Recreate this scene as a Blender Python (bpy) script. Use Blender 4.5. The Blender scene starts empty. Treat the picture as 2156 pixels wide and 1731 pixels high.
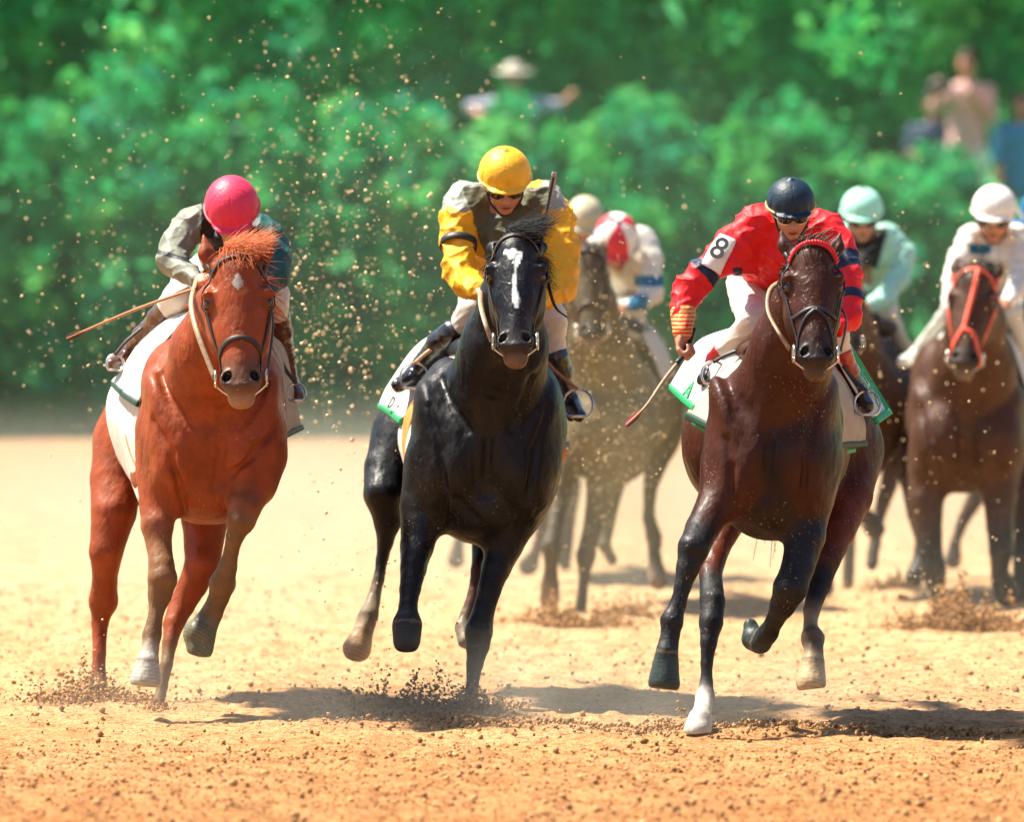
import bpy, math, random
import numpy as np
from mathutils import Vector

# ------------------------------------------------------------------ camera, sky, sun, exposure
SC = bpy.context.scene
F, CX, HZ, CAMH = 17850.0, 1078.0, 434.0, 2.107      # focal length and horizon in reference units, camera height in metres
cam = bpy.data.cameras.new("camera"); camo = bpy.data.objects.new("camera", cam)
SC.collection.objects.link(camo); SC.camera = camo
camo.location = (0, 0, CAMH); camo.rotation_euler = (math.radians(90), 0, 0)
cam.sensor_width = 36; cam.lens = F / 2156 * 36
cam.shift_y = -(865.5 - HZ) / 2156; cam.clip_end = 2000; cam.clip_start = 1
cam.dof.use_dof = True; cam.dof.focus_distance = 34.6; cam.dof.aperture_fstop = 2.6
SUN_EL, SUN_AZ = math.radians(61), math.radians(-72)   # azimuth from +Y, clockwise positive (towards +X)
w = bpy.data.worlds.new("World"); SC.world = w; w.use_nodes = True
nt = w.node_tree; bg = nt.nodes["Background"]
sky = nt.nodes.new("ShaderNodeTexSky"); sky.sky_type = 'NISHITA'; sky.sun_disc = False
sky.sun_elevation = SUN_EL; sky.sun_rotation = SUN_AZ
nt.links.new(sky.outputs[0], bg.inputs[0]); bg.inputs[1].default_value = 0.065
sd = Vector((math.sin(SUN_AZ) * math.cos(SUN_EL), math.cos(SUN_AZ) * math.cos(SUN_EL), math.sin(SUN_EL)))
sun = bpy.data.lights.new("sun", 'SUN'); sun.energy = 5.0; sun.angle = math.radians(4); sun.color = (1, 0.93, 0.8)
suno = bpy.data.objects.new("sun", sun); SC.collection.objects.link(suno); suno.rotation_euler = sd.to_track_quat('Z', 'Y').to_euler()
SC.view_settings.view_transform = 'Standard'; SC.view_settings.look = 'None'
SC.view_settings.exposure = 1.5; SC.view_settings.gamma = 1
SC.render.resolution_x = 1024; SC.render.resolution_y = 823
rng = np.random.default_rng(7); random.seed(7)

# ------------------------------------------------------------------ helpers
def A(*v): return np.array(v, float)
def W(px, py, Y): return A((px - CX) * Y / F, Y, CAMH - (py - HZ) * Y / F)
def nrm(v): return v / (np.linalg.norm(v) + 1e-12)

def mat(name, col=(.5, .5, .5), rough=.6, spec=.5, noise=0.12, nscale=40, bump=0.0, bscale=200, attr=False, metal=0, coat=0,
        trans=0, sheen=0, bdist=.004, wave=None, sheen_tint=(1,1,1)):
    m = bpy.data.materials.new(name); m.use_nodes = True
    n = m.node_tree.nodes; l = m.node_tree.links; b = n["Principled BSDF"]
    tc = n.new("ShaderNodeTexCoord")
    no = n.new("ShaderNodeTexNoise"); no.inputs["Scale"].default_value = nscale; no.inputs["Detail"].default_value = 5
    l.new(tc.outputs["Object"], no.inputs["Vector"])
    mr = n.new("ShaderNodeMapRange"); mr.inputs[1].default_value = .3; mr.inputs[2].default_value = .7
    mr.inputs[3].default_value = 1 - noise; mr.inputs[4].default_value = 1 + noise
    l.new(no.outputs[0], mr.inputs[0])
    mx = n.new("ShaderNodeVectorMath"); mx.operation = 'SCALE'
    if attr:
        at = n.new("ShaderNodeAttribute"); at.attribute_name = "Col"; l.new(at.outputs["Color"], mx.inputs[0])
    else:
        mx.inputs[0].default_value = col[:3]
    l.new(mr.outputs[0], mx.inputs["Scale"]); l.new(mx.outputs[0], b.inputs["Base Color"])
    b.inputs["Roughness"].default_value = rough; b.inputs["Specular IOR Level"].default_value = spec
    b.inputs["Metallic"].default_value = metal; b.inputs["Coat Weight"].default_value = coat
    b.inputs["Coat Roughness"].default_value = .25
    b.inputs["Sheen Weight"].default_value = sheen
    b.inputs["Sheen Tint"].default_value = (*sheen_tint, 1)
    if trans: b.inputs["Transmission Weight"].default_value = trans
    if bump:
        bn = n.new("ShaderNodeTexNoise"); bn.inputs["Scale"].default_value = bscale; bn.inputs["Detail"].default_value = 4
        l.new(tc.outputs["Object"], bn.inputs["Vector"])
        bp = n.new("ShaderNodeBump"); bp.inputs["Strength"].default_value = bump; bp.inputs["Distance"].default_value = bdist
        l.new(bn.outputs[0], bp.inputs["Height"]); l.new(bp.outputs[0], b.inputs["Normal"])
    return m

def coat_detail(m, rough, dirt=(.35, .24, .13), amount=.35):
    """short-coat streaks, raised veins, dried mud flecks and sweat-dark roughness"""
    n = m.node_tree.nodes; l = m.node_tree.links; b = n["Principled BSDF"]; tc = n.new("ShaderNodeTexCoord")
    def N(s, d, sc=(1, 1, 1)):
        mp = n.new("ShaderNodeMapping"); mp.inputs["Scale"].default_value = sc; l.new(tc.outputs["Object"], mp.inputs[0])
        t = n.new("ShaderNodeTexNoise"); t.inputs["Scale"].default_value = s; t.inputs["Detail"].default_value = d; l.new(mp.outputs[0], t.inputs[0]); return t.outputs[0]
    def mth(op, a, v):
        q = n.new("ShaderNodeMath"); q.operation = op; l.new(a, q.inputs[0]); q.inputs[1].default_value = v; return q.outputs[0]
    def mr(a, x0, x1, y0, y1):
        q = n.new("ShaderNodeMapRange"); q.inputs[1].default_value = x0; q.inputs[2].default_value = x1; q.inputs[3].default_value = y0; q.inputs[4].default_value = y1; l.new(a, q.inputs[0]); return q.outputs[0]
    base = b.inputs["Base Color"].links[0].from_socket
    fl = mr(N(95, 2), .66, .72, 0, 1); pat = mr(N(5, 3), .42, .62, 0, 1)
    mu = n.new("ShaderNodeMath"); mu.operation = 'MULTIPLY'; l.new(fl, mu.inputs[0]); l.new(pat, mu.inputs[1]); am = mth('MULTIPLY', mu.outputs[0], amount * 2)
    mx = n.new("ShaderNodeMix"); mx.data_type = 'RGBA'; l.new(am, mx.inputs[0]); l.new(base, mx.inputs[6]); mx.inputs[7].default_value = (*dirt, 1); l.new(mx.outputs[2], b.inputs["Base Color"])
    l.new(mr(N(6, 4), .35, .65, rough - .10, rough + .16), b.inputs["Roughness"])
    streak = N(60, 3, (3, 3, .6)); vein = mr(mth('ABSOLUTE', mth('SUBTRACT', N(9, 2), .5), 0), 0, .018, 1, 0); veinm = n.new("ShaderNodeMath"); veinm.operation = 'MULTIPLY'; l.new(vein, veinm.inputs[0]); l.new(pat, veinm.inputs[1])
    b1 = n.new("ShaderNodeBump"); b1.inputs["Strength"].default_value = .35; b1.inputs["Distance"].default_value = .003; l.new(streak, b1.inputs["Height"])
    b2 = n.new("ShaderNodeBump"); b2.inputs["Strength"].default_value = .28; b2.inputs["Distance"].default_value = .004; l.new(veinm.outputs[0], b2.inputs["Height"]); l.new(b1.outputs[0], b2.inputs["Normal"])
    b3 = n.new("ShaderNodeBump"); b3.inputs["Strength"].default_value = .5; b3.inputs["Distance"].default_value = .02; l.new(N(13, 2, (1.5, 1.5, .8)), b3.inputs["Height"]); l.new(b2.outputs[0], b3.inputs["Normal"])
    l.new(b3.outputs[0], b.inputs["Normal"]); return m

def meshobj(name, verts, faces, m, parent=None, cols=None, smooth=True, **tags):
    me = bpy.data.meshes.new(name)
    verts = np.asarray(verts, float)
    org = np.zeros(3); q_ = parent
    while q_: org = org + np.array(q_.location); q_ = q_.parent
    if parent is None and tags.get('origin', True) and len(verts) and 'kind' not in tags:
        org = A(verts[:, 0].mean(), verts[:, 1].mean(), verts[:, 2].min())
    v = verts - org
    fa = np.asarray(faces) if not isinstance(faces, list) else None
    if fa is not None and fa.ndim == 2:
        me.vertices.add(len(v)); me.vertices.foreach_set("co", v.ravel())
        k = fa.shape[1]; me.loops.add(fa.size); me.loops.foreach_set("vertex_index", fa.ravel().astype(np.int32))
        me.polygons.add(len(fa)); me.polygons.foreach_set("loop_start", np.arange(0, fa.size, k, dtype=np.int32))
        me.polygons.foreach_set("loop_total", np.full(len(fa), k, np.int32)); me.update(calc_edges=True); me.validate()
    else:
        me.from_pydata(v.tolist(), [], faces)
    if cols is not None:
        c = np.ones((len(v), 4), np.float32); c[:, :3] = cols
        at = me.color_attributes.new("Col", 'FLOAT_COLOR', 'POINT'); at.data.foreach_set("color", c.ravel())
    if smooth: me.polygons.foreach_set("use_smooth", np.ones(len(me.polygons), bool))
    me.materials.append(m); me.update()
    o = bpy.data.objects.new(name, me); SC.collection.objects.link(o)
    if parent: o.parent = parent
    else: o.location = org
    for k_, v_ in tags.items():
        if k_ != 'origin': o[k_] = v_
    return o

def thing(name, loc, label, cat, group=None):
    o = bpy.data.objects.new(name, None); SC.collection.objects.link(o); o.location = loc
    o.matrix_world.translation = Vector(loc); o['label'] = label; o['category'] = cat
    if group: o['group'] = group
    o.empty_display_size = .2
    return o

# ------------------------------------------------------------------ signed distance modelling
def ell(c, r, M=None, k=.035, g='body', c0='coat', sub=False):
    M = np.eye(3) if M is None else M      # rows: axes
    return dict(t='e', c=np.asarray(c, float), r=np.asarray(r, float), M=np.asarray(M, float), k=k, g=g, col=c0, sub=sub)
def cone(a, ra, b, rb, k=.03, g='body', c0='coat', sub=False, sq=None):
    return dict(t='c', a=np.asarray(a, float), b=np.asarray(b, float), ra=ra, rb=rb, k=k, g=g, col=c0, sub=sub, sq=sq)
def half(p, n, k=.005, g='body'):        # removes the side n points to
    return dict(t='h', c=np.asarray(p, float), n=nrm(np.asarray(n, float)), k=k, g=g, col=None, sub=True)

def pd(p, X, Y, Z):
    if p['t'] == 'h':
        return -((X - p['c'][0]) * p['n'][0] + (Y - p['c'][1]) * p['n'][1] + (Z - p['c'][2]) * p['n'][2])
    if p['t'] == 'e':
        x = X - p['c'][0]; y = Y - p['c'][1]; z = Z - p['c'][2]; M = p['M']; r = p['r']
        u = (x * M[0, 0] + y * M[0, 1] + z * M[0, 2]) / r[0]
        v = (x * M[1, 0] + y * M[1, 1] + z * M[1, 2]) / r[1]
        q = (x * M[2, 0] + y * M[2, 1] + z * M[2, 2]) / r[2]
        k0 = np.sqrt(u * u + v * v + q * q) + 1e-9
        k1 = np.sqrt((u / r[0]) ** 2 + (v / r[1]) ** 2 + (q / r[2]) ** 2) + 1e-9
        return k0 * (k0 - 1) / k1
    a, b = p['a'], p['b']; ab = b - a; L2 = ab @ ab + 1e-12
    x = X - a[0]; y = Y - a[1]; z = Z - a[2]
    t = np.clip((x * ab[0] + y * ab[1] + z * ab[2]) / L2, 0, 1)
    x = x - t * ab[0]; y = y - t * ab[1]; z = z - t * ab[2]
    if p.get('sq'):                      # squash: (axis, factor) makes the section oval
        ax, f = p['sq']; s = (x * ax[0] + y * ax[1] + z * ax[2]) * (1 / f - 1)
        x = x + s * ax[0]; y = y + s * ax[1]; z = z + s * ax[2]
    return np.sqrt(x * x + y * y + z * z) - (p['ra'] + (p['rb'] - p['ra']) * t)

def smin(a, b, k):
    h = np.maximum(k - np.abs(a - b), 0) / k
    return np.minimum(a, b) - h * h * k * .25

def bounds(p):
    if p['t'] == 'e':
        e = np.sqrt(((p['M'] * p['r'][:, None]) ** 2).sum(0)); return p['c'] - e, p['c'] + e
    if p['t'] == 'h': return None
    f = 1.0
    if p.get('sq'): f = max(1, p['sq'][1])
    return (np.minimum(p['a'] - p['ra'] * f, p['b'] - p['rb'] * f), np.maximum(p['a'] + p['ra'] * f, p['b'] + p['rb'] * f))

def field(prims, xs, ys, zs, kleg=.05):
    """body group smooth-united first; every other group smooth-united with the body, but not with other groups"""
    shape = (len(xs), len(ys), len(zs)); BIG = .2
    def part(ps, base=None):
        f = np.full(shape, BIG, np.float32) if base is None else base
        for p in sorted(ps, key=lambda q: q['sub']):
            bb = bounds(p)
            if bb is None: sl = (slice(None),) * 3
            else:
                m = .06; i = [(np.searchsorted(c, bb[0][j] - m), np.searchsorted(c, bb[1][j] + m)) for j, c in enumerate((xs, ys, zs))]
                if any(a >= b for a, b in i): continue
                sl = tuple(slice(a, b) for a, b in i)
            X = xs[sl[0]][:, None, None]; Y = ys[sl[1]][None, :, None]; Z = zs[sl[2]][None, None, :]
            d = pd(p, X, Y, Z).astype(np.float32)
            f[sl] = -smin(-f[sl], d, p['k']) if p['sub'] else smin(f[sl], d, p['k'])
        return f
    gs = []
    for p in prims:
        if p['g'] not in gs: gs.append(p['g'])
    body = part([p for p in prims if p['g'] == 'body']); total = body.copy()
    for g in gs:
        if g == 'body': continue
        ps = [p for p in prims if p['g'] == g]; bs = [bounds(p) for p in ps if bounds(p)]
        lo = np.min([b[0] for b in bs], 0) - .08; hi = np.max([b[1] for b in bs], 0) + .08
        sl = tuple(slice(np.searchsorted(c, lo[j]), np.searchsorted(c, hi[j])) for j, c in enumerate((xs, ys, zs)))
        if any(s.start >= s.stop for s in sl): continue
        sub = field([dict(p, g='body') for p in ps], xs[sl[0]], ys[sl[1]], zs[sl[2]])
        total[sl] = np.minimum(total[sl], smin(body[sl], sub, kleg))
    return total

def surface_nets(f, xs, ys, zs):
    s = f < 0
    nx, ny, nz = f.shape
    cs = np.zeros((nx - 1, ny - 1, nz - 1), np.int8)
    for i in (0, 1):
        for j in (0, 1):
            for k in (0, 1):
                cs += s[i:nx - 1 + i, j:ny - 1 + j, k:nz - 1 + k]
    act = (cs > 0) & (cs < 8)
    I, J, K = np.nonzero(act); idx = np.full(act.shape, -1, np.int32); idx[I, J, K] = np.arange(len(I))
    acc = np.zeros((len(I), 3)); cnt = np.zeros(len(I))
    co = (xs, ys, zs)
    corners = [(i, j, k) for i in (0, 1) for j in (0, 1) for k in (0, 1)]
    for a in corners:
        for ax in range(3):
            if a[ax]: continue
            b = list(a); b[ax] = 1
            fa = f[I + a[0], J + a[1], K + a[2]]; fb = f[I + b[0], J + b[1], K + b[2]]
            m = (fa < 0) != (fb < 0); t = fa / (fa - fb + 1e-12 * (fa == fb))
            P = np.stack([co[0][I + a[0]], co[1][J + a[1]], co[2][K + a[2]]], 1).astype(float)
            n0 = (I, J, K)[ax]
            P[:, ax] += t * (co[ax][n0 + 1] - co[ax][n0])
            acc[m] += P[m]; cnt[m] += 1
    V = acc / np.maximum(cnt, 1)[:, None]
    Fs = []
    for ax in range(3):
        o1, o2 = [(1, 2), (2, 0), (0, 1)][ax]
        sa = [slice(None)] * 3; sb = [slice(None)] * 3
        sa[ax] = slice(0, -1); sb[ax] = slice(1, None)
        ch = s[tuple(sa)] != s[tuple(sb)]
        sl = [slice(None)] * 3; sl[o1] = slice(1, -1); sl[o2] = slice(1, -1)
        lim = ch[tuple(sl)]
        E = np.array(np.nonzero(lim)); E[o1] += 1; E[o2] += 1
        inside = s[tuple(E)]
        def cell(d1, d2):
            c = E.copy(); c[o1] -= d1; c[o2] -= d2; return idx[tuple(c)]
        q = np.stack([cell(1, 1), cell(0, 1), cell(0, 0), cell(1, 0)], 1)
        q[~inside] = q[~inside][:, ::-1]
        Fs.append(q)
    Q = np.concatenate(Fs); Q = Q[(Q >= 0).all(1)]
    return V, Q

def relax(V, Q, n=1, lam=.5):
    e = np.concatenate([Q[:, [0, 1]], Q[:, [1, 2]], Q[:, [2, 3]], Q[:, [3, 0]]])
    for _ in range(n):
        s = np.zeros_like(V); c = np.zeros(len(V))
        for k in range(3):
            s[:, k] = np.bincount(e[:, 0], V[e[:, 1], k], len(V)) + np.bincount(e[:, 1], V[e[:, 0], k], len(V))
        c = np.bincount(e[:, 0], minlength=len(V)) + np.bincount(e[:, 1], minlength=len(V))
        V = V + lam * (s / np.maximum(c, 1)[:, None] - V)
    return V

def vnorm(V, Q):
    n = np.cross(V[Q[:, 2]] - V[Q[:, 0]], V[Q[:, 3]] - V[Q[:, 1]]); out = np.zeros_like(V)
    for k in range(4):
        for a in range(3): out[:, a] += np.bincount(Q[:, k], n[:, a], len(V))
    return out / (np.linalg.norm(out, axis=1)[:, None] + 1e-12)

def axis(lo, hi, segs):
    """segs: list of (upto, step)"""
    out = [lo]
    for up, st in segs:
        while out[-1] < min(up, hi): out.append(out[-1] + st)
    return np.array(out, np.float32)

def wob(V, fr, seed=0, n=4):
    """cheap smooth noise from warped sines"""
    r = np.random.default_rng(seed); o = np.zeros(len(V)); P = V.copy()
    for i in range(n):
        d = r.normal(size=3); d /= np.linalg.norm(d); ph = r.uniform(0, 6.28)
        u = P @ d * fr * (1 + .55 * i) + ph
        o += np.sin(u) / (1 + .35 * i); P = P + .35 / fr * np.cos(u)[:, None] * r.normal(size=3)
    return o / n

def sdf_mesh(prims, step, colours, paints=(), fold=None, smooth_n=1, tau=.010, ysegs=None, zsegs=None, infl=0.0, kleg=.05):
    bs = [bounds(p) for p in prims if bounds(p) and not p['sub']]
    lo = np.min([b[0] for b in bs], 0) - .03 - infl; hi = np.max([b[1] for b in bs], 0) + .03 + infl
    xs = axis(lo[0], hi[0], [(hi[0], step)])
    ys = axis(lo[1], hi[1], ysegs or [(hi[1], step)]); zs = axis(lo[2], hi[2], zsegs or [(hi[2], step)])
    f = field(prims, xs, ys, zs, kleg) - infl
    V, Q = surface_nets(f, xs, ys, zs)
    V = relax(V, Q, smooth_n)
    cols = colour_at(V, prims, colours, tau)
    for pt in paints: cols = pt(V, cols)
    if fold: V = V + vnorm(V, Q) * fold(V)[:, None]
    return V, Q, cols

def colour_at(V, prims, colours, tau):
    ps = [p for p in prims if p['col'] is not None and not p['sub']]
    best = np.full(len(V), 9.); D = []
    for p in ps:
        d = pd(p, V[:, 0], V[:, 1], V[:, 2]); D.append(d); best = np.minimum(best, d)
    wsum = np.zeros(len(V)); c = np.zeros((len(V), 3))
    for p, d in zip(ps, D):
        w_ = np.exp(-(d - best) / tau); wsum += w_; c += w_[:, None] * np.array(colours[p['col']])
    c /= wsum[:, None]
    for p in prims:                       # carved hollows take their own colour
        if p['sub'] and p['col'] and p['t'] != 'h':
            d = pd(p, V[:, 0], V[:, 1], V[:, 2]); m = np.clip(1 - (d - .001) / .003, 0, 1)[:, None]
            c = c * (1 - m) + m * np.array(colours[p['col']])
    return c

def sdf_pts(prims, P):
    X, Y, Z = P[:, 0], P[:, 1], P[:, 2]; f = np.full(len(P), 9.)
    for p in prims:
        if p['sub']: continue
        f = smin(f, pd(p, X, Y, Z), p['k'])
    return f

def project(prims, P, d, off=0.0, start=-.3):
    """march points P along unit direction(s) d until the surface at distance off"""
    P = np.asarray(P, float) + np.asarray(d) * start; d = np.broadcast_to(d, P.shape)
    for _ in range(60):
        f = sdf_pts(prims, P) - off
        P = P + d * (np.clip(f, -.05, .05) * .8)[:, None]
    return P
def sgrad(prims, P):
    g = np.zeros_like(P); e = .003
    for a in range(3):
        q = np.zeros(3); q[a] = e; g[:, a] = sdf_pts(prims, P + q) - sdf_pts(prims, P - q)
    return g / (np.linalg.norm(g, axis=1)[:, None] + 1e-9)

# ------------------------------------------------------------------ tubes, ribbons, sheets
def resample(pts, n):
    pts = np.asarray(pts, float)
    if len(pts) == 2: t = np.linspace(0, 1, n)[:, None]; return pts[0] * (1 - t) + pts[1] * t
    P = np.vstack([2 * pts[0] - pts[1], pts, 2 * pts[-1] - pts[-2]]); out = []
    for u in np.linspace(0, len(pts) - 1 - 1e-6, n):
        i = int(u); t = u - i; a, b, c, d = P[i:i + 4]
        out.append(.5 * ((2 * b) + (-a + c) * t + (2 * a - 5 * b + 4 * c - d) * t * t + (-a + 3 * b - 3 * c + d) * t ** 3))
    return np.array(out)

def frames(P, up=None):
    T = np.gradient(P, axis=0); T /= np.linalg.norm(T, axis=1)[:, None] + 1e-9
    n = np.cross(T[0], A(0, .3, 1) if up is None else up); N = []
    for t in T:
        n = n - t * (n @ t); n = nrm(n); N.append(n)
    N = np.array(N); return T, N, np.cross(T, N)

class MB:
    def __init__(s): s.v = []; s.f = []; s.c = []; s.n = 0
    def add(s, V, Fc, col=None):
        V = np.asarray(V); s.v.append(V); s.f += [tuple(int(i) + s.n for i in f) for f in Fc]; s.n += len(V)
        if col is not None: s.c.append(np.broadcast_to(np.asarray(col, float), (len(V), 3)) if np.ndim(col) == 1 else col)
    def tube(s, pts, r, n=24, seg=8, flat=1.0, col=None, up=None, closed=False):
        P = resample(pts, n); r = np.interp(np.linspace(0, 1, n), np.linspace(0, 1, np.size(r)), np.atleast_1d(r)) if np.size(r) > 1 else np.full(n, r)
        T, N, B = frames(P, up); a = np.linspace(0, 2 * math.pi, seg, endpoint=False)
        V = (P[:, None, :] + r[:, None, None] * (np.cos(a)[None, :, None] * N[:, None, :] * flat + np.sin(a)[None, :, None] * B[:, None, :])).reshape(-1, 3)
        Fc = []
        for i in range(n - 1 + (1 if closed else 0)):
            i2 = (i + 1) % n
            for j in range(seg):
                k = (j + 1) % seg; Fc.append((i * seg + j, i * seg + k, i2 * seg + k, i2 * seg + j))
        if not closed: Fc += [tuple(range(seg))[::-1], tuple((n - 1) * seg + j for j in range(seg))]
        s.add(V, Fc, col)
    def ribbon(s, P, N, width, th=.003, col=None):
        P = np.asarray(P); T = np.gradient(P, axis=0); T /= np.linalg.norm(T, axis=1)[:, None] + 1e-9
        B = np.cross(T, N); B /= np.linalg.norm(B, axis=1)[:, None] + 1e-9
        h = width / 2; n = len(P); V = []
        for i in range(n):
            V += [P[i] - B[i] * h, P[i] - B[i] * h * .8 + N[i] * th, P[i] + B[i] * h * .8 + N[i] * th, P[i] + B[i] * h, P[i] - N[i] * th * .5]
        Fc = []
        for i in range(n - 1):
            for j in range(5):
                k = (j + 1) % 5; Fc.append((i * 5 + j, i * 5 + k, (i + 1) * 5 + k, (i + 1) * 5 + j))
        Fc += [(4, 3, 2, 1, 0), tuple((n - 1) * 5 + j for j in range(5))]
        s.add(V, Fc, col)
    def sheet(s, rows, nu=24, nv=20, th=.006, rip=.008, fr=25, seed=1, col=None):
        """rows: list of point lists running across; skinned lengthways into a cloth with two faces"""
        R = np.array([resample(r, nu) for r in rows]); G = np.array([resample(R[:, j], nv) for j in range(nu)]).transpose(1, 0, 2)
        du = np.gradient(G, axis=1); dv = np.gradient(G, axis=0); n = np.cross(du, dv); n /= np.linalg.norm(n, axis=2)[..., None] + 1e-9
        G = G + n * (wob(G.reshape(-1, 3), fr, seed).reshape(nv, nu) * rip)[..., None]
        V = np.concatenate([(G + n * th / 2).reshape(-1, 3), (G - n * th / 2).reshape(-1, 3)]); m = nu * nv; Fc = []
        for i in range(nv - 1):
            for j in range(nu - 1):
                a, b, c, d = i * nu + j, i * nu + j + 1, (i + 1) * nu + j + 1, (i + 1) * nu + j
                Fc += [(a, b, c, d), (d + m, c + m, b + m, a + m)]
        edge = [j for j in range(nu)] + [i * nu + nu - 1 for i in range(1, nv)] + [(nv - 1) * nu + j for j in range(nu - 2, -1, -1)] + [i * nu for i in range(nv - 2, 0, -1)]
        for i in range(len(edge)):
            a, b = edge[i], edge[(i + 1) % len(edge)]; Fc.append((b, a, a + m, b + m))
        s.add(V, Fc, col); return G
    def build(s, name, m, parent=None, smooth=True, **tags):
        return meshobj(name, np.vstack(s.v), s.f, m, parent, np.vstack(s.c) if s.c else None, smooth, **tags)

def rockish(rg, n, size):
    """n small irregular lumps at unit place: returns verts (n,8?,3) via jittered octahedra"""
    O = np.array([[1, 0, 0], [-1, 0, 0], [0, 1, 0], [0, -1, 0], [0, 0, 1], [0, 0, -1]], float)
    Fo = np.array([[0, 2, 4], [2, 1, 4], [1, 3, 4], [3, 0, 4], [2, 0, 5], [1, 2, 5], [3, 1, 5], [0, 3, 5]])
    q = rg.normal(size=(n, 3, 3)); q, _ = np.linalg.qr(q)
    V = O[None] * rg.uniform(.6, 1.3, (n, 6, 1)) * rg.uniform(.6, 1.1, (n, 1, 3))
    V = np.einsum('nij,nkj->nki', q, V) * size[:, None, None]
    return V, Fo
def lumps(name, P, size, m, rg, parent=None, cols=None, **tags):
    V, Fo = rockish(rg, len(P), size); n = len(P)
    V = (V + P[:, None, :]).reshape(-1, 3); Fc = (Fo[None] + 6 * np.arange(n)[:, None, None]).reshape(-1, 3)
    return meshobj(name, V, Fc, m, parent, None if cols is None else np.repeat(cols, 6, 0), False, **tags)

# ------------------------------------------------------------------ materials
M = {}
M['coat'] = mat('horse_coat', rough=.42, spec=.2, noise=.22, nscale=11, bump=.45, bscale=120, attr=True, coat=.04)
M['coat_black'] = mat('black_horse_coat', rough=.46, spec=.3, noise=.2, nscale=14, bump=.45, bscale=110, attr=True, coat=.0)
M['dusty'] = mat('dusty_horse_coat', rough=.6, spec=.3, noise=.2, nscale=14, bump=.25, bscale=90, attr=True)
coat_detail(M['coat'], .50, (.34, .22, .12), .5); coat_detail(M['coat_black'], .47, (.16, .12, .08), .45); coat_detail(M['dusty'], .6, (.38, .28, .15), .6)
M['skin'] = mat('skin', rough=.5, noise=.08, nscale=60, bump=.15, bscale=300, attr=True)
M['cloth'] = mat('silk', rough=.45, spec=.5, noise=.07, nscale=25, bump=.25, bscale=130, attr=True, sheen=.15)
M['satin'] = mat('racing_silk', rough=.55, spec=.3, noise=.10, nscale=18, bump=.35, bscale=28, attr=True, bdist=.02)
M['helmet'] = mat('helmet_cover', rough=.5, spec=.35, noise=.08, nscale=30, bump=.5, bscale=90, attr=True)
M['boot'] = mat('boot_leather', rough=.28, spec=.6, noise=.1, nscale=30, bump=.15, bscale=90, attr=True, coat=.3)
M['leather'] = mat('tack_leather', (.03, .016, .009), .55, noise=.25, nscale=60, bump=.2)
M['tan_leather'] = mat('tan_leather', (.42, .2, .09), .45, noise=.2, nscale=60, bump=.2)
M['black_leather'] = mat('black_leather', (.012, .012, .014), .5, noise=.2, nscale=60, bump=.2)
M['metal'] = mat('steel', (.6, .58, .52), .25, metal=1, noise=.1)
M['hair'] = mat('hair', rough=.6, spec=.25, noise=.2, nscale=60, attr=True)
M['white_cloth'] = mat('white_cloth', (.58, .56, .50), .8, noise=.10, nscale=20, bump=.3, bscale=60)
M['beige_cloth'] = mat('beige_cloth', (.36, .31, .24), .8, noise=.1, nscale=20, bump=.3, bscale=60)
M['green'] = mat('green_trim', (.01, .3, .1), .6, noise=.1)
M['dark_green'] = mat('dark_green_trim', (.004, .04, .02), .6, noise=.1)
M['orange'] = mat('orange_cloth', (.65, .22, .04), .7, noise=.1)
M['eye'] = mat('eye', (.006, .004, .003), .08, spec=.9)
M['goggle'] = mat('goggle_lens', (.01, .01, .012), .08, spec=.8)
M['white'] = mat('white_plastic', (.75, .75, .72), .5, noise=.05)
M['blackm'] = mat('black_lettering', (.02, .02, .02), .5)
M['dirt'] = mat('dirt_lumps', rough=.95, spec=.1, noise=.25, nscale=60, attr=True)
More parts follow.
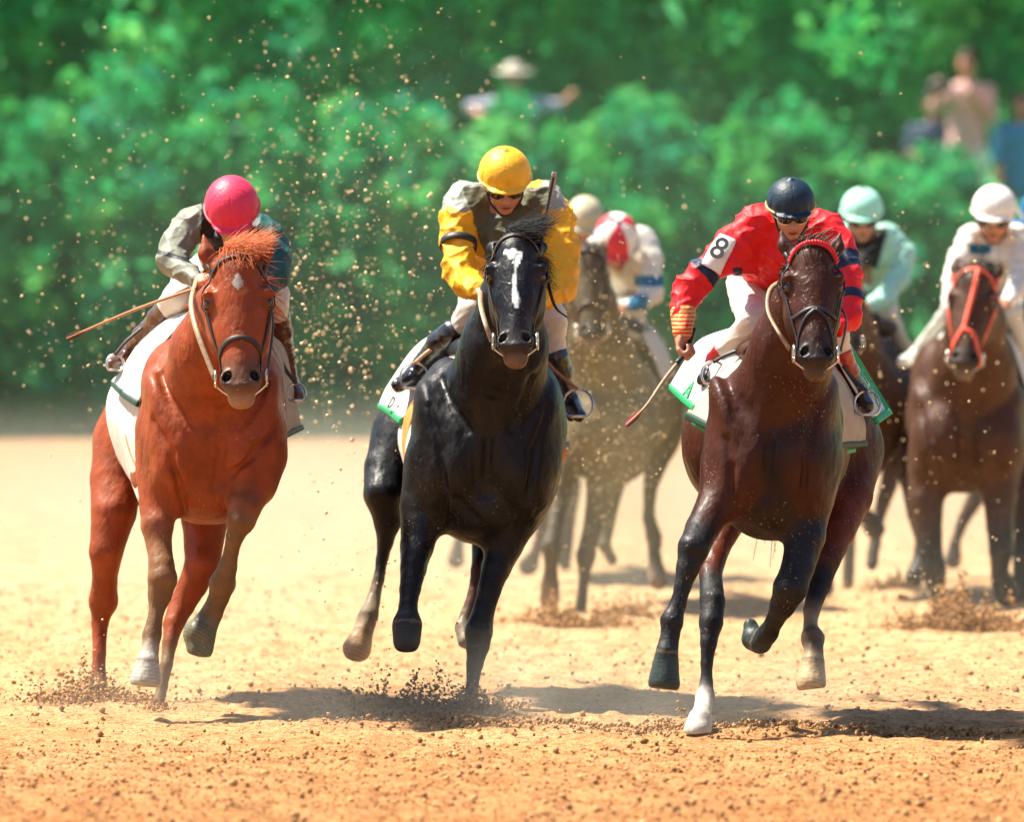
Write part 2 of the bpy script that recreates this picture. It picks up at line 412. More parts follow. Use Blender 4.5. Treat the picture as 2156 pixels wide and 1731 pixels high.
#SECTION2
# ------------------------------------------------------------------ the setting: track, bank, hedge, trees
def dirt_mat():
    m = bpy.data.materials.new("track_dirt"); m.use_nodes = True
    n = m.node_tree.nodes; l = m.node_tree.links; b = n["Principled BSDF"]; b.inputs["Roughness"].default_value = .95
    b.inputs["Specular IOR Level"].default_value = .1
    tc = n.new("ShaderNodeTexCoord")
    def noise(s, d=6, sc=(1, 1, 1)):
        mp = n.new("ShaderNodeMapping"); mp.inputs["Scale"].default_value = sc; l.new(tc.outputs["Object"], mp.inputs[0])
        t = n.new("ShaderNodeTexNoise"); t.inputs["Scale"].default_value = s; t.inputs["Detail"].default_value = d; l.new(mp.outputs[0], t.inputs[0]); return t
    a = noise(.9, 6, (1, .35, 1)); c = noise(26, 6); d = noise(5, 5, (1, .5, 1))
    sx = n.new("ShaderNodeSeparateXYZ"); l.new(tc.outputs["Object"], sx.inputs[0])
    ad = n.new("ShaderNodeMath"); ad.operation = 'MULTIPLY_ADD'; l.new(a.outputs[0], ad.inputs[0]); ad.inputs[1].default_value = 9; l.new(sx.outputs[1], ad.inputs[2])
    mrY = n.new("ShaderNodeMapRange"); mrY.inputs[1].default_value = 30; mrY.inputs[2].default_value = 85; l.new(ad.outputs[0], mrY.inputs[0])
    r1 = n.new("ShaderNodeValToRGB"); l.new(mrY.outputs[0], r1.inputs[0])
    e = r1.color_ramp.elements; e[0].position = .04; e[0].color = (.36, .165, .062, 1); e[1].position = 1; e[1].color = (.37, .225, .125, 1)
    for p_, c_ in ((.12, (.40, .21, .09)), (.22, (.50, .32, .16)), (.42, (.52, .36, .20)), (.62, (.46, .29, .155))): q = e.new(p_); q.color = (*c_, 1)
    r2 = n.new("ShaderNodeValToRGB"); l.new(c.outputs[0], r2.inputs[0]); e = r2.color_ramp.elements
    e[0].position = .34; e[0].color = (.5, .42, .36, 1); e[1].position = .52; e[1].color = (1, 1, 1, 1)
    r3 = n.new("ShaderNodeValToRGB"); l.new(d.outputs[0], r3.inputs[0]); e = r3.color_ramp.elements
    e[0].position = .35; e[0].color = (.78, .72, .66, 1); e[1].position = .55; e[1].color = (1, 1, 1, 1)
    f_ = noise(110, 3); r4 = n.new("ShaderNodeValToRGB"); l.new(f_.outputs[0], r4.inputs[0]); e = r4.color_ramp.elements
    e[0].position = .38; e[0].color = (.45, .36, .28, 1); e[1].position = .55; e[1].color = (1.1, 1.1, 1.08, 1)
    m0 = n.new("ShaderNodeMix"); m0.data_type = 'RGBA'; m0.blend_type = 'MULTIPLY'; m0.inputs[0].default_value = .8; l.new(r2.outputs[0], m0.inputs[6]); l.new(r4.outputs[0], m0.inputs[7])
    m1 = n.new("ShaderNodeMix"); m1.data_type = 'RGBA'; m1.blend_type = 'MULTIPLY'; m1.inputs[0].default_value = 1
    m2 = n.new("ShaderNodeMix"); m2.data_type = 'RGBA'; m2.blend_type = 'MULTIPLY'; m2.inputs[0].default_value = 1
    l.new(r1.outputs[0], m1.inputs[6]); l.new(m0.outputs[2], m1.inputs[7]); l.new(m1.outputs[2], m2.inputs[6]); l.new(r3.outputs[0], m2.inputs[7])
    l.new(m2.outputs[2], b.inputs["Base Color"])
    bp = n.new("ShaderNodeBump"); bp.inputs["Strength"].default_value = .5; bp.inputs["Distance"].default_value = .02
    l.new(c.outputs[0], bp.inputs["Height"]); l.new(bp.outputs[0], b.inputs["Normal"])
    return m
def vnoise2(X, Y, s, seed):
    """value noise on a lattice, bilinear-smooth"""
    r = np.random.default_rng(seed); T = r.uniform(-1, 1, (256, 256)); x = X / s; y = Y / s
    i = np.floor(x).astype(int); j = np.floor(y).astype(int); u = x - i; v = y - j; u = u * u * (3 - 2 * u); v = v * v * (3 - 2 * v)
    g = lambda a, b: T[a % 256, b % 256]
    return (g(i, j) * (1 - u) + g(i + 1, j) * u) * (1 - v) + (g(i, j + 1) * (1 - u) + g(i + 1, j + 1) * u) * v
def track_z(X, Y):
    near = np.clip((70 - Y) / 20, 0.2, 1)
    z = .014 * vnoise2(X, Y, .55, 1) + .012 * vnoise2(X, Y, .19, 2) + .014 * np.maximum(vnoise2(X, Y, .085, 3), -.1) + .009 * np.maximum(vnoise2(X, Y, .045, 4), 0)
    z = z - .05 * np.maximum(vnoise2(X, Y, .42, 8) - .62, 0) * (Y < 60)
    return z * near - .01
def build_track():
    xs = np.concatenate([np.linspace(-400, -30, 14)[:-1], np.linspace(-30, -4.2, 40)[:-1], np.arange(-4.2, 4.2, .026), np.linspace(4.2, 30, 40), np.linspace(30, 400, 14)[1:]])
    ys = np.concatenate([np.linspace(-30, 27, 30)[:-1], np.arange(27, 38, .03), np.arange(38, 50, .07), np.arange(50, 90, .25), np.linspace(90, 900, 20)])
    X, Y = np.meshgrid(xs, ys); Z = track_z(X, Y)
    nx, ny = len(xs), len(ys); V = np.stack([X, Y, Z], 2).reshape(-1, 3)
    i = np.arange(ny - 1)[:, None] * nx + np.arange(nx - 1)[None]
    Q = np.stack([i, i + 1, i + 1 + nx, i + nx], 2).reshape(-1, 4)
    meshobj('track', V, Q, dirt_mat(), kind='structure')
build_track()
def build_bank():
    prof = [(77.9, -.05), (78.4, .35), (79.2, 1.2), (80.0, 1.68), (81, 1.75), (84, 1.9), (95, 2.6), (140, 8), (400, 12)]
    xs = np.linspace(-160, 160, 240); V = []
    for x in xs:
        for y, z in prof: V.append((x, y + .15 * math.sin(x * 1.3), z + .06 * math.sin(x * 2.1 + y)))
    n = len(prof); Q = [(i * n + j, (i + 1) * n + j, (i + 1) * n + j + 1, i * n + j + 1) for i in range(len(xs) - 1) for j in range(n - 1)]
    meshobj('grass_bank', V, Q, mat('bank_grass', (.03, .26, .07), .9, noise=.5, nscale=2, bump=.6, bscale=8, bdist=.1), kind='structure')
build_bank()

def leaf_mat(name, trans=.5):
    m = bpy.data.materials.new(name); m.use_nodes = True; n = m.node_tree.nodes; l = m.node_tree.links
    b = n["Principled BSDF"]; b.inputs["Roughness"].default_value = .55; b.inputs["Specular IOR Level"].default_value = .3
    at = n.new("ShaderNodeAttribute"); at.attribute_name = "Col"; l.new(at.outputs["Color"], b.inputs["Base Color"])
    tc = n.new("ShaderNodeTexCoord"); no = n.new("ShaderNodeTexNoise"); no.inputs["Scale"].default_value = 30; l.new(tc.outputs["Object"], no.inputs[0])
    mr = n.new("ShaderNodeMapRange"); mr.inputs[3].default_value = .4; mr.inputs[4].default_value = .7; l.new(no.outputs[0], mr.inputs[0]); l.new(mr.outputs[0], b.inputs["Roughness"])
    t = n.new("ShaderNodeBsdfTranslucent"); l.new(at.outputs["Color"], t.inputs[0])
    mx = n.new("ShaderNodeMixShader"); mx.inputs[0].default_value = trans; out = n["Material Output"]
    l.new(b.outputs[0], mx.inputs[1]); l.new(t.outputs[0], mx.inputs[2]); l.new(mx.outputs[0], out.inputs[0])
    return m
LEAF = leaf_mat('leaves'); BARK = mat('bark', (.09, .06, .04), .9, noise=.3, nscale=12, bump=.5, bscale=40)
GREENS = np.array([(.03, .36, .12), (.04, .40, .13), (.08, .45, .11), (.03, .33, .17), (.13, .50, .14)])
def leaves(P, size, rg, clumpcol, name, parent, **tags):
    n = len(P); a = rg.normal(size=(n, 3)); a[:, 2] *= .6; a /= np.linalg.norm(a, axis=1)[:, None]
    b = np.cross(a, rg.normal(size=(n, 3))); b /= np.linalg.norm(b, axis=1)[:, None]
    s = size[:, None]
    V = np.stack([P - a * s, P + b * s * .45, P + a * s, P - b * s * .45], 1).reshape(-1, 3)
    Q = np.arange(4 * n).reshape(-1, 4)
    return meshobj(name, V, Q, LEAF, parent, np.repeat(clumpcol, 4, 0), False, **tags)
def foliage_points(rg, c, r, n, nclump, tight=.22):
    """clumps spread over and through an uneven crown"""
    d = rg.normal(size=(nclump, 3)); d /= np.linalg.norm(d, axis=1)[:, None]
    K = c + d * r * (rg.uniform(.35, 1.05, (nclump, 1)) ** .6)
    cs = rg.uniform(.5, 1.7, nclump) * tight * min(r)
    i = rg.integers(0, nclump, n); e = rg.normal(size=(n, 3)); e /= np.linalg.norm(e, axis=1)[:, None]
    P = K[i] + e * (cs[i] * rg.uniform(.3, 1.1, n) ** .5)[:, None]
    base = GREENS[rg.choice(len(GREENS), nclump, p=[.25, .3, .2, .15, .10])]
    col = base[i] * rg.uniform(.7, 1.35, (n, 1))
    return P, col
def shrub(x, y, z0, rx, rz, seed, n, label):
    rg = np.random.default_rng(seed)
    t = thing('shrub', (x, y, z0), label, 'shrub', 'shrubs along the edge of the track')
    P, col = foliage_points(rg, A(x, y, z0 + rz), A(rx, .75, rz), n, 260, .17)
    k = P[:, 2] > z0 - .02
    leaves(P[k], rg.uniform(.04, .09, k.sum()), rg, col[k], 'foliage', t)
    mb = MB()
    for q in range(6):
        e = A(x + rg.uniform(-.6, .6) * rx, y + rg.uniform(-.3, .3), z0 + rz * rg.uniform(1, 1.5)); mb.tube([A(x, y, z0 - .1), (A(x, y, z0) + e) / 2 + rg.normal(size=3) * .08, e], [.05, .012], 8, 6)
    mb.build('stem', BARK, t)
def tree(x, y, z0, h, rx, seed, n, label):
    rg = np.random.default_rng(seed)
    t = thing('broadleaf_tree', (x, y, z0), label, 'tree', 'broadleaf trees behind the shrubs')
    mb = MB(); top = A(x + rg.uniform(-.3, .3), y, z0 + h * .75)
    mb.tube([A(x, y, z0 - .2), A(x + rg.uniform(-.1, .1), y, z0 + h * .3), top], [.16, .11, .03], 12, 8)
    for q in range(9):
        a = A(x, y, z0 + h * rg.uniform(.15, .6)); e = a + A(rg.uniform(-1, 1) * rx * .8, rg.uniform(-.8, .8), rg.uniform(.3, 1.2)); mb.tube([a, (a + e) / 2 + A(0, 0, .1), e], [.05, .01], 7, 5)
    mb.build('trunk', BARK, t)
    P, col = foliage_points(rg, A(x, y, z0 + h * .52), A(rx, 1.3, h * .5), n, 340, .20); col = np.clip(col * A(1.8, 1.5, 1.4), 0, .7)
    leaves(P, rg.uniform(.06, .12, len(P)), rg, col, 'crown', t)
lab = ['at the far left edge of the row', 'second from the left, behind the upper air of the chestnut horse', 'third from the left, above the pink helmet', 'between the pink and yellow helmets',
       'just left of the yellow helmet', 'directly behind the yellow helmet', 'between the yellow and navy helmets', 'directly behind the navy helmet', 'behind the mint helmet', 'in front of the standing photographer', 'at the far right edge of the row']
for i, x in enumerate(np.linspace(-6.3, 6.3, 11)):
    hh = [1.75, 1.6, 1.7, 1.65, 1.55, 1.5, 1.55, 1.55, 1.3, .88, 1.0][i]
    shrub(x, 78.0 + .15 * math.sin(i * 2.3), 0.0, 1.0, hh, 100 + i, 12000, 'dense green shrub ' + lab[i])
tl = ['leftmost tree of the wood behind the shrubs', 'second tree from the left behind the shrubs', 'third tree from the left behind the shrubs', 'tree rising left of the person in the pale hat',
      'tree rising straight behind the person in the pale hat', 'tree rising right of the person in the pale hat', 'tree behind and above the navy helmet', 'tree rising left of the photographer', 'rightmost tree, behind the photographer']
for i, x in enumerate(np.linspace(-7, 7.2, 9)):
    tree(x, 82.6 + .4 * math.sin(i * 1.7), 1.75, 5.2 + .5 * math.cos(i * 2), 1.5, 200 + i, 12000, 'tall leafy green broadleaf, ' + tl[i])
for i, x in enumerate(np.linspace(-9, 9, 7)):
    tree(x, 88, 2.1, 9, 2.2, 300 + i, 6500, ['far left tree of the back row, mostly hidden', 'second tree of the back row from the left', 'third tree of the back row from the left', 'middle tree of the back row', 'third tree of the back row from the right', 'second tree of the back row from the right', 'far right tree of the back row, mostly hidden'][i])

# loose dirt on the track
def clods():
    rg = np.random.default_rng(5)
    n = 24000; Y = 27.5 + rg.random(n) ** 1.25 * 20; X = rg.uniform(-1, 1, n) * (Y * .062 + .3)
    s = .0015 + .017 * rg.random(n) ** 16 + .0045 * rg.random(n) ** 2
    P = np.stack([X, Y, track_z(X, Y) + s * .5], 1)
    c = np.array([(.48, .27, .12)]) * rg.uniform(.3, 1.2, (n, 1))
    lumps('loose_dirt', P, s, M['dirt'], rg, cols=c, kind='stuff', label='loose crumbly brown dirt clods scattered over the track', category='dirt')
    n = 14000; Y = 27.8 + rg.random(n) * 5.2; X = rg.uniform(-1, 1, n) * (Y * .062 + .2); s = .002 + .009 * rg.random(n) ** 3.5
    c = np.array([(.40, .20, .08)]) * rg.uniform(.3, 1.1, (n, 1))
    lumps('crumbly_soil', np.stack([X, Y, track_z(X, Y) + s * .4], 1), s, M['dirt'], rg, cols=c, kind='stuff', label='crumbly brown soil across the near foreground', category='dirt')
    # trampled dark ridge of clods under the leaders
    n = 5200; t = rg.random(n); X = -.9 + t * 3.3; Y = 34.9 - 1.15 * np.clip(t * 1.2, 0, 1) + rg.normal(0, .11, n) + .35 * (1 - t) * rg.normal(0, 1, n)
    s = .002 + .013 * rg.random(n) ** 4
    P = np.stack([X, Y, track_z(X, Y) + s * .6 + .012 * rg.random(n)], 1)
    c = np.array([(.36, .20, .09)]) * rg.uniform(.35, 1.2, (n, 1))
    lumps('churned_dirt', P, s, M['dirt'], rg, cols=c, kind='stuff', label='churned ridge of darker clods across the track under the leaders', category='dirt')
clods()
def splash(px, py, Y, wpx, hpx, n, label, seed, lean=0, dark=.6, sz=1.0):
    rg = np.random.default_rng(seed); g = W(px, py, Y); sc = Y / F
    t = rg.random(n) ** 2.2; a = rg.normal(0, .5, n); lob = .55 + .45 * np.sin(a * 9 + seed) * np.cos(a * 4.3 + seed * 2); t = t * lob
    X = g[0] + a * wpx * sc * (1 - .55 * t) + lean * t * sc * hpx
    Z = t * hpx * sc * rg.uniform(.5, 1.1, n) + .02 * rg.random(n); Yy = Y + rg.normal(0, .12, n)
    s = (.002 + .010 * rg.random(n) ** 4) * sz
    c = np.array([(.42, .23, .10)]) * rg.uniform(dark * .5, 1.3, (n, 1))
    lumps('kicked_up_dirt', np.stack([X, Yy, Z], 1), s, M['dirt'], rg, cols=c, kind='stuff', label=label, category='dirt spray')
splash(195, 1478, 36.0, 150, 105, 3800, 'brown dirt spray kicked up by the hind hoof of the chestnut horse', 11, -.2)
splash(205, 1440, 36.0, 28, 120, 500, 'thin column of grit rising round the chestnut hind fetlock', 21)
splash(985, 1495, 35.4, 130, 75, 2200, 'dirt thrown up where the black horse lands its front hoof', 12)
splash(850, 1490, 35.6, 170, 120, 3000, 'long low spray of dirt left of the black horse landing hoof', 13, .3)
splash(325, 1490, 35.4, 50, 30, 300, 'small puff of dirt under the chestnut horse toe', 14)
splash(1200, 1335, 42.5, 150, 75, 3600, 'blurred dirt spray under the dusty brown horse in the middle', 15, sz=1.3)
splash(1330, 1310, 43.5, 60, 70, 900, 'smaller blurred dirt spray right of the middle horse', 16, sz=1.3)
splash(2020, 1335, 42.2, 150, 150, 4600, 'dark burst of clods under the brown horse at the right edge', 17, sz=1.5)
splash(1880, 1250, 46.5, 70, 45, 1100, 'blurred low spray of dirt behind the bay horse tail', 18, sz=1.4)
splash(1420, 1500, 34.3, 70, 60, 260, 'sparse crumbs flying beside the white sock of the bay horse', 19)
def flying():
    rg = np.random.default_rng(9); P = []; S = []
    def cl(n, x0, sx, y0, sy, d0, d1, s0, s1):
        Y = rg.uniform(d0, d1, n); px = rg.normal(x0, sx, n); py = rg.normal(y0, sy, n)
        for a, b, c in zip(px, py, Y): P.append(W(a, b, c))
        S.extend(s0 * .6 + (s1 * 1.25 - s0 * .6) * rg.random(n) ** 4)
    cl(1900, 720, 130, 640, 230, 36.5, 42, .003, .010)
    cl(700, 640, 90, 720, 170, 36.5, 41, .003, .011)
    cl(900, 250, 160, 600, 230, 36.5, 44, .003, .009)
    cl(700, 760, 170, 260, 160, 37, 44, .003, .009)
    cl(1200, 1270, 110, 760, 210, 36.5, 43, .002, .006)
    cl(260, 1700, 300, 520, 200, 37, 44, .003, .008)
    cl(300, 1950, 120, 800, 250, 38, 44, .003, .009)
    cl(300, 800, 200, 1200, 150, 36.5, 42, .003, .010)
    cl(2200, 1250, 110, 940, 150, 41.2, 43.4, .002, .006)
    n0 = len(P); cl(2600, 680, 170, 620, 260, 36.5, 43, .0009, .0022); cl(900, 1650, 350, 560, 260, 37, 44, .0009, .002)
    cl(350, 850, 110, 1330, 90, 35.3, 36.5, .001, .006); cl(200, 160, 70, 1380, 80, 35.6, 36.6, .001, .006); cl(260, 1900, 160, 1200, 90, 38, 44, .001, .007)
    P = np.array(P); S = np.array(S); k = (P[:, 2] > .02)
    c = np.array([(.80, .62, .36)]) * rg.uniform(.6, 1.15, (len(P), 1))
    lumps('flying_dirt', P[k], S[k], M['dirt'], rg, cols=c[k], kind='stuff', label='tan specks of dirt flying through the air between the horses', category='flying dirt')
flying()
#SECTION3
# ------------------------------------------------------------------ animals and riders: shared builders
class Rig:
    def __init__(s, Y0): s.Y = Y0
    def p(s, px, py, dy=0): return W(px, py, s.Y + dy)
    def m(s, px, dy=0): return px * (s.Y + dy) / F
    def chain(s, nodes, g, k=.02, col='coat'):
        out = []; prev = None
        for nd in nodes:
            c = nd[4] if len(nd) > 4 else col; col = c
            q = (s.p(*nd[:3]), s.m(nd[3], nd[2]), c)
            if prev is not None: out.append(cone(prev[0], prev[1], q[0], q[1], k=.003 if prev[2].endswith('hoof') else k, g=g, c0=prev[2]))
            prev = q
        return out
    def ell(s, px, py, dy, rx, ry, rz, k=.05, col='coat', g='body', rot=0, sub=False, pitch=0):
        c, n = math.cos(rot), math.sin(rot); Mx = np.array([[c, 0, -n], [0, 1, 0], [n, 0, c]])
        if pitch:
            a, b = math.cos(pitch), math.sin(pitch); Mx = Mx @ np.array([[1, 0, 0], [0, a, b], [0, -b, a]])
        return ell(s.p(px, py, dy), (s.m(rx, dy), ry, s.m(rz, dy)), Mx, k, g, col, sub)

class Head:
    """horse head: local x right, y back, z down the face from the brow"""
    def __init__(s, brow, chin, sc, roll=0, yaw=0, wide=1.0):
        s.o = brow; s.ez = nrm(chin - brow); ex = A(math.cos(yaw), math.sin(yaw), 0)
        s.ex = nrm(ex - s.ez * (ex @ s.ez)); s.ey = np.cross(s.ex, s.ez)
        s.s = sc; s.wd = wide; s.M = np.array([s.ex, s.ey, s.ez])
    def w(s, x, y, z): return s.o + s.s * (x * s.wd * s.ex + y * s.ey + z * s.ez)
    def wv(s, P): return s.o + s.s * (np.asarray(P) * A(s.wd, 1, 1)) @ s.M
    def e(s, c, r, k=.02, col='coat', sub=False, rot=0, tilt=0):
        Mx = s.M
        if rot: a, b = math.cos(rot), math.sin(rot); Mx = np.array([[a, 0, b], [0, 1, 0], [-b, 0, a]]) @ Mx
        if tilt: a, b = math.cos(tilt), math.sin(tilt); Mx = np.array([[a, b, 0], [-b, a, 0], [0, 0, 1]]) @ Mx
        return ell(s.w(*c), A(r[0] * s.wd, r[1], r[2]) * s.s, Mx, k, 'body', col, sub)
    def c(s, a, ra, b, rb, k=.02, col='coat', sub=False, sq=None):
        return cone(s.w(*a), ra * s.s, s.w(*b), rb * s.s, k, 'body', col, sub, sq)
    def prims(s, ears=None):
        P = [s.e((0, .085, .03), (.100, .115, .12), .03), s.e((0, .08, .13), (.118, .105, .13), .03),
             s.e((0, .075, .24), (.105, .095, .15), .03), s.e((0, .062, .35), (.078, .075, .13), .03),
             s.e((0, .055, .44), (.068, .065, .09), .03, 'muzzle'),
             s.e((0, .05, .495), (.078, .062, .062), .025, 'muzzle'),
             s.e((0, .075, .555), (.052, .05, .04), .02, 'chin'), s.e((0, .10, .50), (.05, .05, .07), .03, 'muzzle'),
             s.e((0, .018, .30), (.034, .03, .2), .03)]
        for q in (-1, 1):
            P += [s.e((.072 * q, .175, .2), (.058, .12, .15), .03), s.e((.094 * q, .06, .115), (.04, .05, .05), .02, rot=.3 * q),
                  s.e((.104 * q, .058, .155), (.034, .04, .028), .012, 'lid'), s.c((.105 * q, .08, .20), .018, (.070 * q, .07, .33), .010, .02),
                  s.e((.132 * q, .036, .157), (.018, .026, .017), .008, 'lid', True), s.e((.120 * q, .03, .118), (.022, .03, .018), .012, rot=.35 * q), s.e((.10*q, .01, .08), (.02, .03, .02), .02, 'coat', True),
                  s.e((.052 * q, .022, .485), (.030, .034, .042), .012, 'muzzle', rot=-.3 * q),
                  s.e((.054 * q, -.012, .485), (.017, .032, .026), .006, 'dark', True, rot=-.5 * q),
                  s.e((.085 * q, .10, .06), (.022, .05, .04), .02, 'coat', True)]
            e = (ears or {}).get(q, ((.125 * q, .09, -.155)))
            b = A(.085 * q, .10, -.02); e = A(*e); md = b * .55 + e * .45 + A(.012 * q, 0, 0)
            P += [s.c(b, .036, md, .034, .02, sq=(s.ey, .75)), s.c(md, .034, e, .006, .012, sq=(s.ey, .75)),
                  s.c(b * .8 + e * .2 - A(0, .035, 0), .014, b * .15 + e * .85 - A(0, .022, 0), .006, .008, 'earin', True)]
        P += [s.c((-.04, .062, .535), .006, (.04, .062, .535), .006, .006, 'dark', True), s.e((.0, .02, .522), (.05, .035, .018), .015, 'muzzle')]
        return P
    def strap(s, prims, pts, width, n=26, off=.003):
        """pts: (angle round the face in degrees, distance down the face)"""
        Q = resample(np.array([A(a, z, 0) for a, z in pts]), n); a = np.radians(Q[:, 0])
        D = -(np.sin(a)[:, None] * s.ex - np.cos(a)[:, None] * s.ey) ; ax = s.o + s.s * (.085 * s.ey + Q[:, 1:2] * s.ez)
        P = project(prims, ax - D * .3, D, off, start=0); return P, sgrad(prims, P)

def strands(name, m, parent, roots, dirs, bends, L, cols, r=.0022, seed=0, wig=.1, n=7, **tags):
    rg = np.random.default_rng(seed); mb = MB()
    for p, d, b, l_, c in zip(roots, dirs, bends, L, cols):
        t = np.linspace(0, 1, n)[:, None]; e = rg.normal(size=3) * wig
        P = p + d * t * l_ + b * (t ** 2) * l_ + e * l_ * (t ** 2) * np.sin(t * 4)
        T = np.gradient(P, axis=0); T /= np.linalg.norm(T, axis=1)[:, None] + 1e-9; N = np.cross(T, A(.3, .8, .2)); N /= np.linalg.norm(N, axis=1)[:, None] + 1e-9
        B = np.cross(T, N); rr = r * (1 - .75 * t ** 2)
        a = (0, 2.09, 4.19); V = np.stack([P + rr * (math.cos(q) * N * 1.6 + math.sin(q) * B) for q in a], 1).reshape(-1, 3)
        mb.add(V, [(i * 3 + j, i * 3 + (j + 1) % 3, i * 3 + 3 + (j + 1) % 3, i * 3 + 3 + j) for i in range(n - 1) for j in range(3)], c)
    return mb.build(name, m, parent, **tags)

def forelock(h, parent, spread, n, col, seed, L=.17, up=.9, lean=.3, r=.0022):
    rg = np.random.default_rng(seed)
    x = rg.uniform(-.05, .06, n); ck = rg.integers(0, 14, n); cb = rg.normal(0, .22, (14, 3)); R = np.array([h.w(a, .06 + rg.uniform(-.03, .04), -.055 + rg.uniform(-.03, .03)) for a in x])
    D = np.array([(lean * .5 + rg.normal(0, .05) + a * 2, rg.normal(-.1, .07), up + rg.normal(0, .05)) for a in x]) + cb[ck]
    Bd = np.array([(spread + rg.normal(0, .10), rg.normal(0, .1), -rg.uniform(.3, .8)) for a in x]) + cb[ck][:, ::-1] * 1.3
    c = np.array(col)[None] * rg.uniform(.6, 1.5, (n, 1)); lk = rg.uniform(.55, 1.1, 14)[ck]; strands('forelock', M['hair'], parent, R, D, Bd, L * lk * rg.uniform(.8, 1.05, n), c, r, seed, wig=.035)
def mane(pts, parent, n, col, seed, side, L=.16, r=.0022):
    rg = np.random.default_rng(seed); P = resample(pts, n) + rg.normal(0, .008, (n, 3))
    D = np.stack([side * rg.uniform(.1, .9, n), rg.uniform(.1, .6, n), rg.uniform(.1, .7, n)], 1)
    Bd = np.stack([side * rg.uniform(.0, .5, n), rg.uniform(.2, .9, n), -rg.uniform(.3, 1.1, n)], 1)
    c = np.array(col)[None] * rg.uniform(.6, 1.5, (n, 1)); strands('mane', M['hair'], parent, P, D, Bd, L * rg.uniform(.5, 1.1, n), c, r, seed)
def tail(r, node, parent, col, seed, n=260, L=.75):
    rg = np.random.default_rng(seed); p = r.p(*node); R = p + rg.normal(0, .02, (n, 3))
    D = np.stack([rg.normal(0, .05, n), rg.uniform(.5, .9, n), rg.normal(.05, .1, n)], 1); Bd = np.stack([rg.normal(0, .06, n), rg.uniform(0, .3, n), -rg.uniform(.5, .95, n)], 1)
    c = np.array(col)[None] * rg.uniform(.6, 1.5, (n, 1)); strands('tail', M['hair'], parent, R, D, Bd, L * rg.uniform(.6, 1.1, n), c, .003, seed, wig=.04)

def horse(spec):
    r = Rig(spec['Y']); hd = spec['head']
    h = Head(r.p(*hd['brow']), r.p(*hd['chin']), hd['s'], yaw=hd.get('yaw', 0), wide=hd.get('wide', 1))
    hp = h.prims(hd.get('ears')); P = list(hp)
    P += r.chain(spec['neck'], 'body', k=.07)
    for e in spec['body']: P.append(r.ell(*e[:6], **(e[6] if len(e) > 6 else {})))
    for g, nodes in spec['legs'].items():
        P += r.chain(nodes, g, k=.011)
    for q in spec.get('extra', []): P.append(q(r))
    if 'sculpt' in spec:
        cx, y0, y1, hw, (nx, ny) = spec['sculpt']; H_ = y1 - y0
        for q in (-1, 1):
            P.append(r.ell(cx + q * hw * .40, y1 - H_ * .42, .03, hw * .34, .165, H_ * .30, k=.022, rot=-q * .22))
            P.append(r.ell(cx + q * hw * .62, y0 + H_ * .38, .09, hw * .26, .18, H_ * .34, k=.035, rot=q * .32))
            P.append(r.ell(cx + q * hw * .60, y0 + H_ * .62, .05, hw * .26, .15, H_ * .22, k=.02, rot=-q * .2))
            P.append(cone(r.p(nx + q * 34, ny, -.12), r.m(20), r.p(cx + q * hw * .48, y0 + H_ * .26, .06), r.m(40), .03))
            P.append(cone(r.p(nx + q * 8, ny + 20, -.20), r.m(20), r.p(cx + q * hw * .15, y0 + H_ * .35, -.05), r.m(26), .025))
        P.append(cone(r.p(cx, y0 + H_ * .42, -.17), r.m(11), r.p(cx, y1 - H_ * .12, -.14), r.m(13), .045, sub=True, c0=None))
    for pts in spec.get('creases', []):      # muscle creases cut where the skin of the chest lies
        Q = np.array([r.p(a, b, -.45) for a, b in pts]); base = [q for q in P if q['g'] == 'body']
        Q = project(P, Q, A(0, 1, 0), 0, start=0); rad = spec.get('crease_r', .013)
        for i in range(len(Q) - 1): P.append(cone(Q[i] - A(0, .003, 0), rad, Q[i + 1] - A(0, .003, 0), rad, .026, sub=True, c0=None))
    loc = r.p(spec['base'][0], spec['base'][1], .4); loc[2] = 0
    t = thing('race_horse', loc, spec['label'], 'horse', None)
    st = spec.get('step', .0085); yh = spec['Y'] + .35; zt = h.w(0, 0, .6)[2] - .02
    def coronet(V, C, h, r):
        C = C.copy()
        for nodes in spec['legs'].values():
            for i, nd in enumerate(nodes[:-1]):
                if len(nd) > 4 and nd[4].endswith('hoof') and i > 0:
                    c = r.p(*nd[:3]); d = nrm(r.p(*nodes[i + 1][:3]) - c); q = (V - c); t = q @ d; m = (np.abs(t + .004) < .006) & (np.linalg.norm(q, axis=1) < .10)
                    C[m] = C[m] * .4 + np.array((.16, .12, .085)) * .6
                    k = (t > .01) & (np.linalg.norm(q, axis=1) < .14); C[k] *= (1 + .22 * np.sin(t[k] * 420))[:, None]
        return C
    V, Q, C = sdf_mesh(P, st, spec['cols'], kleg=.075, paints=[lambda V, C, f=f: f(V, C, h, r) for f in spec.get('paint', []) + [coronet]],
                       ysegs=[(yh, st), (yh + 3, st * 1.7)], zsegs=[(zt, st), (zt + 2, st * .72)], smooth_n=1,
                       fold=lambda V: .0035 * wob(V, 20, 3) + .0014 * wob(V, 60, 4) + .0007 * wob(V, 130, 6))
    b = meshobj('horse_body', V, Q, M[spec.get('mat', 'coat')], t, C)
    for q in (-1, 1):
        V, Q, C = sdf_mesh([h.e((.114 * q, .046, .157), (.020, .024, .020), .004)], .004, dict(coat=(0, 0, 0))); meshobj('eye', V, Q, M['eye'], t)
    return t, r, h, hp, P

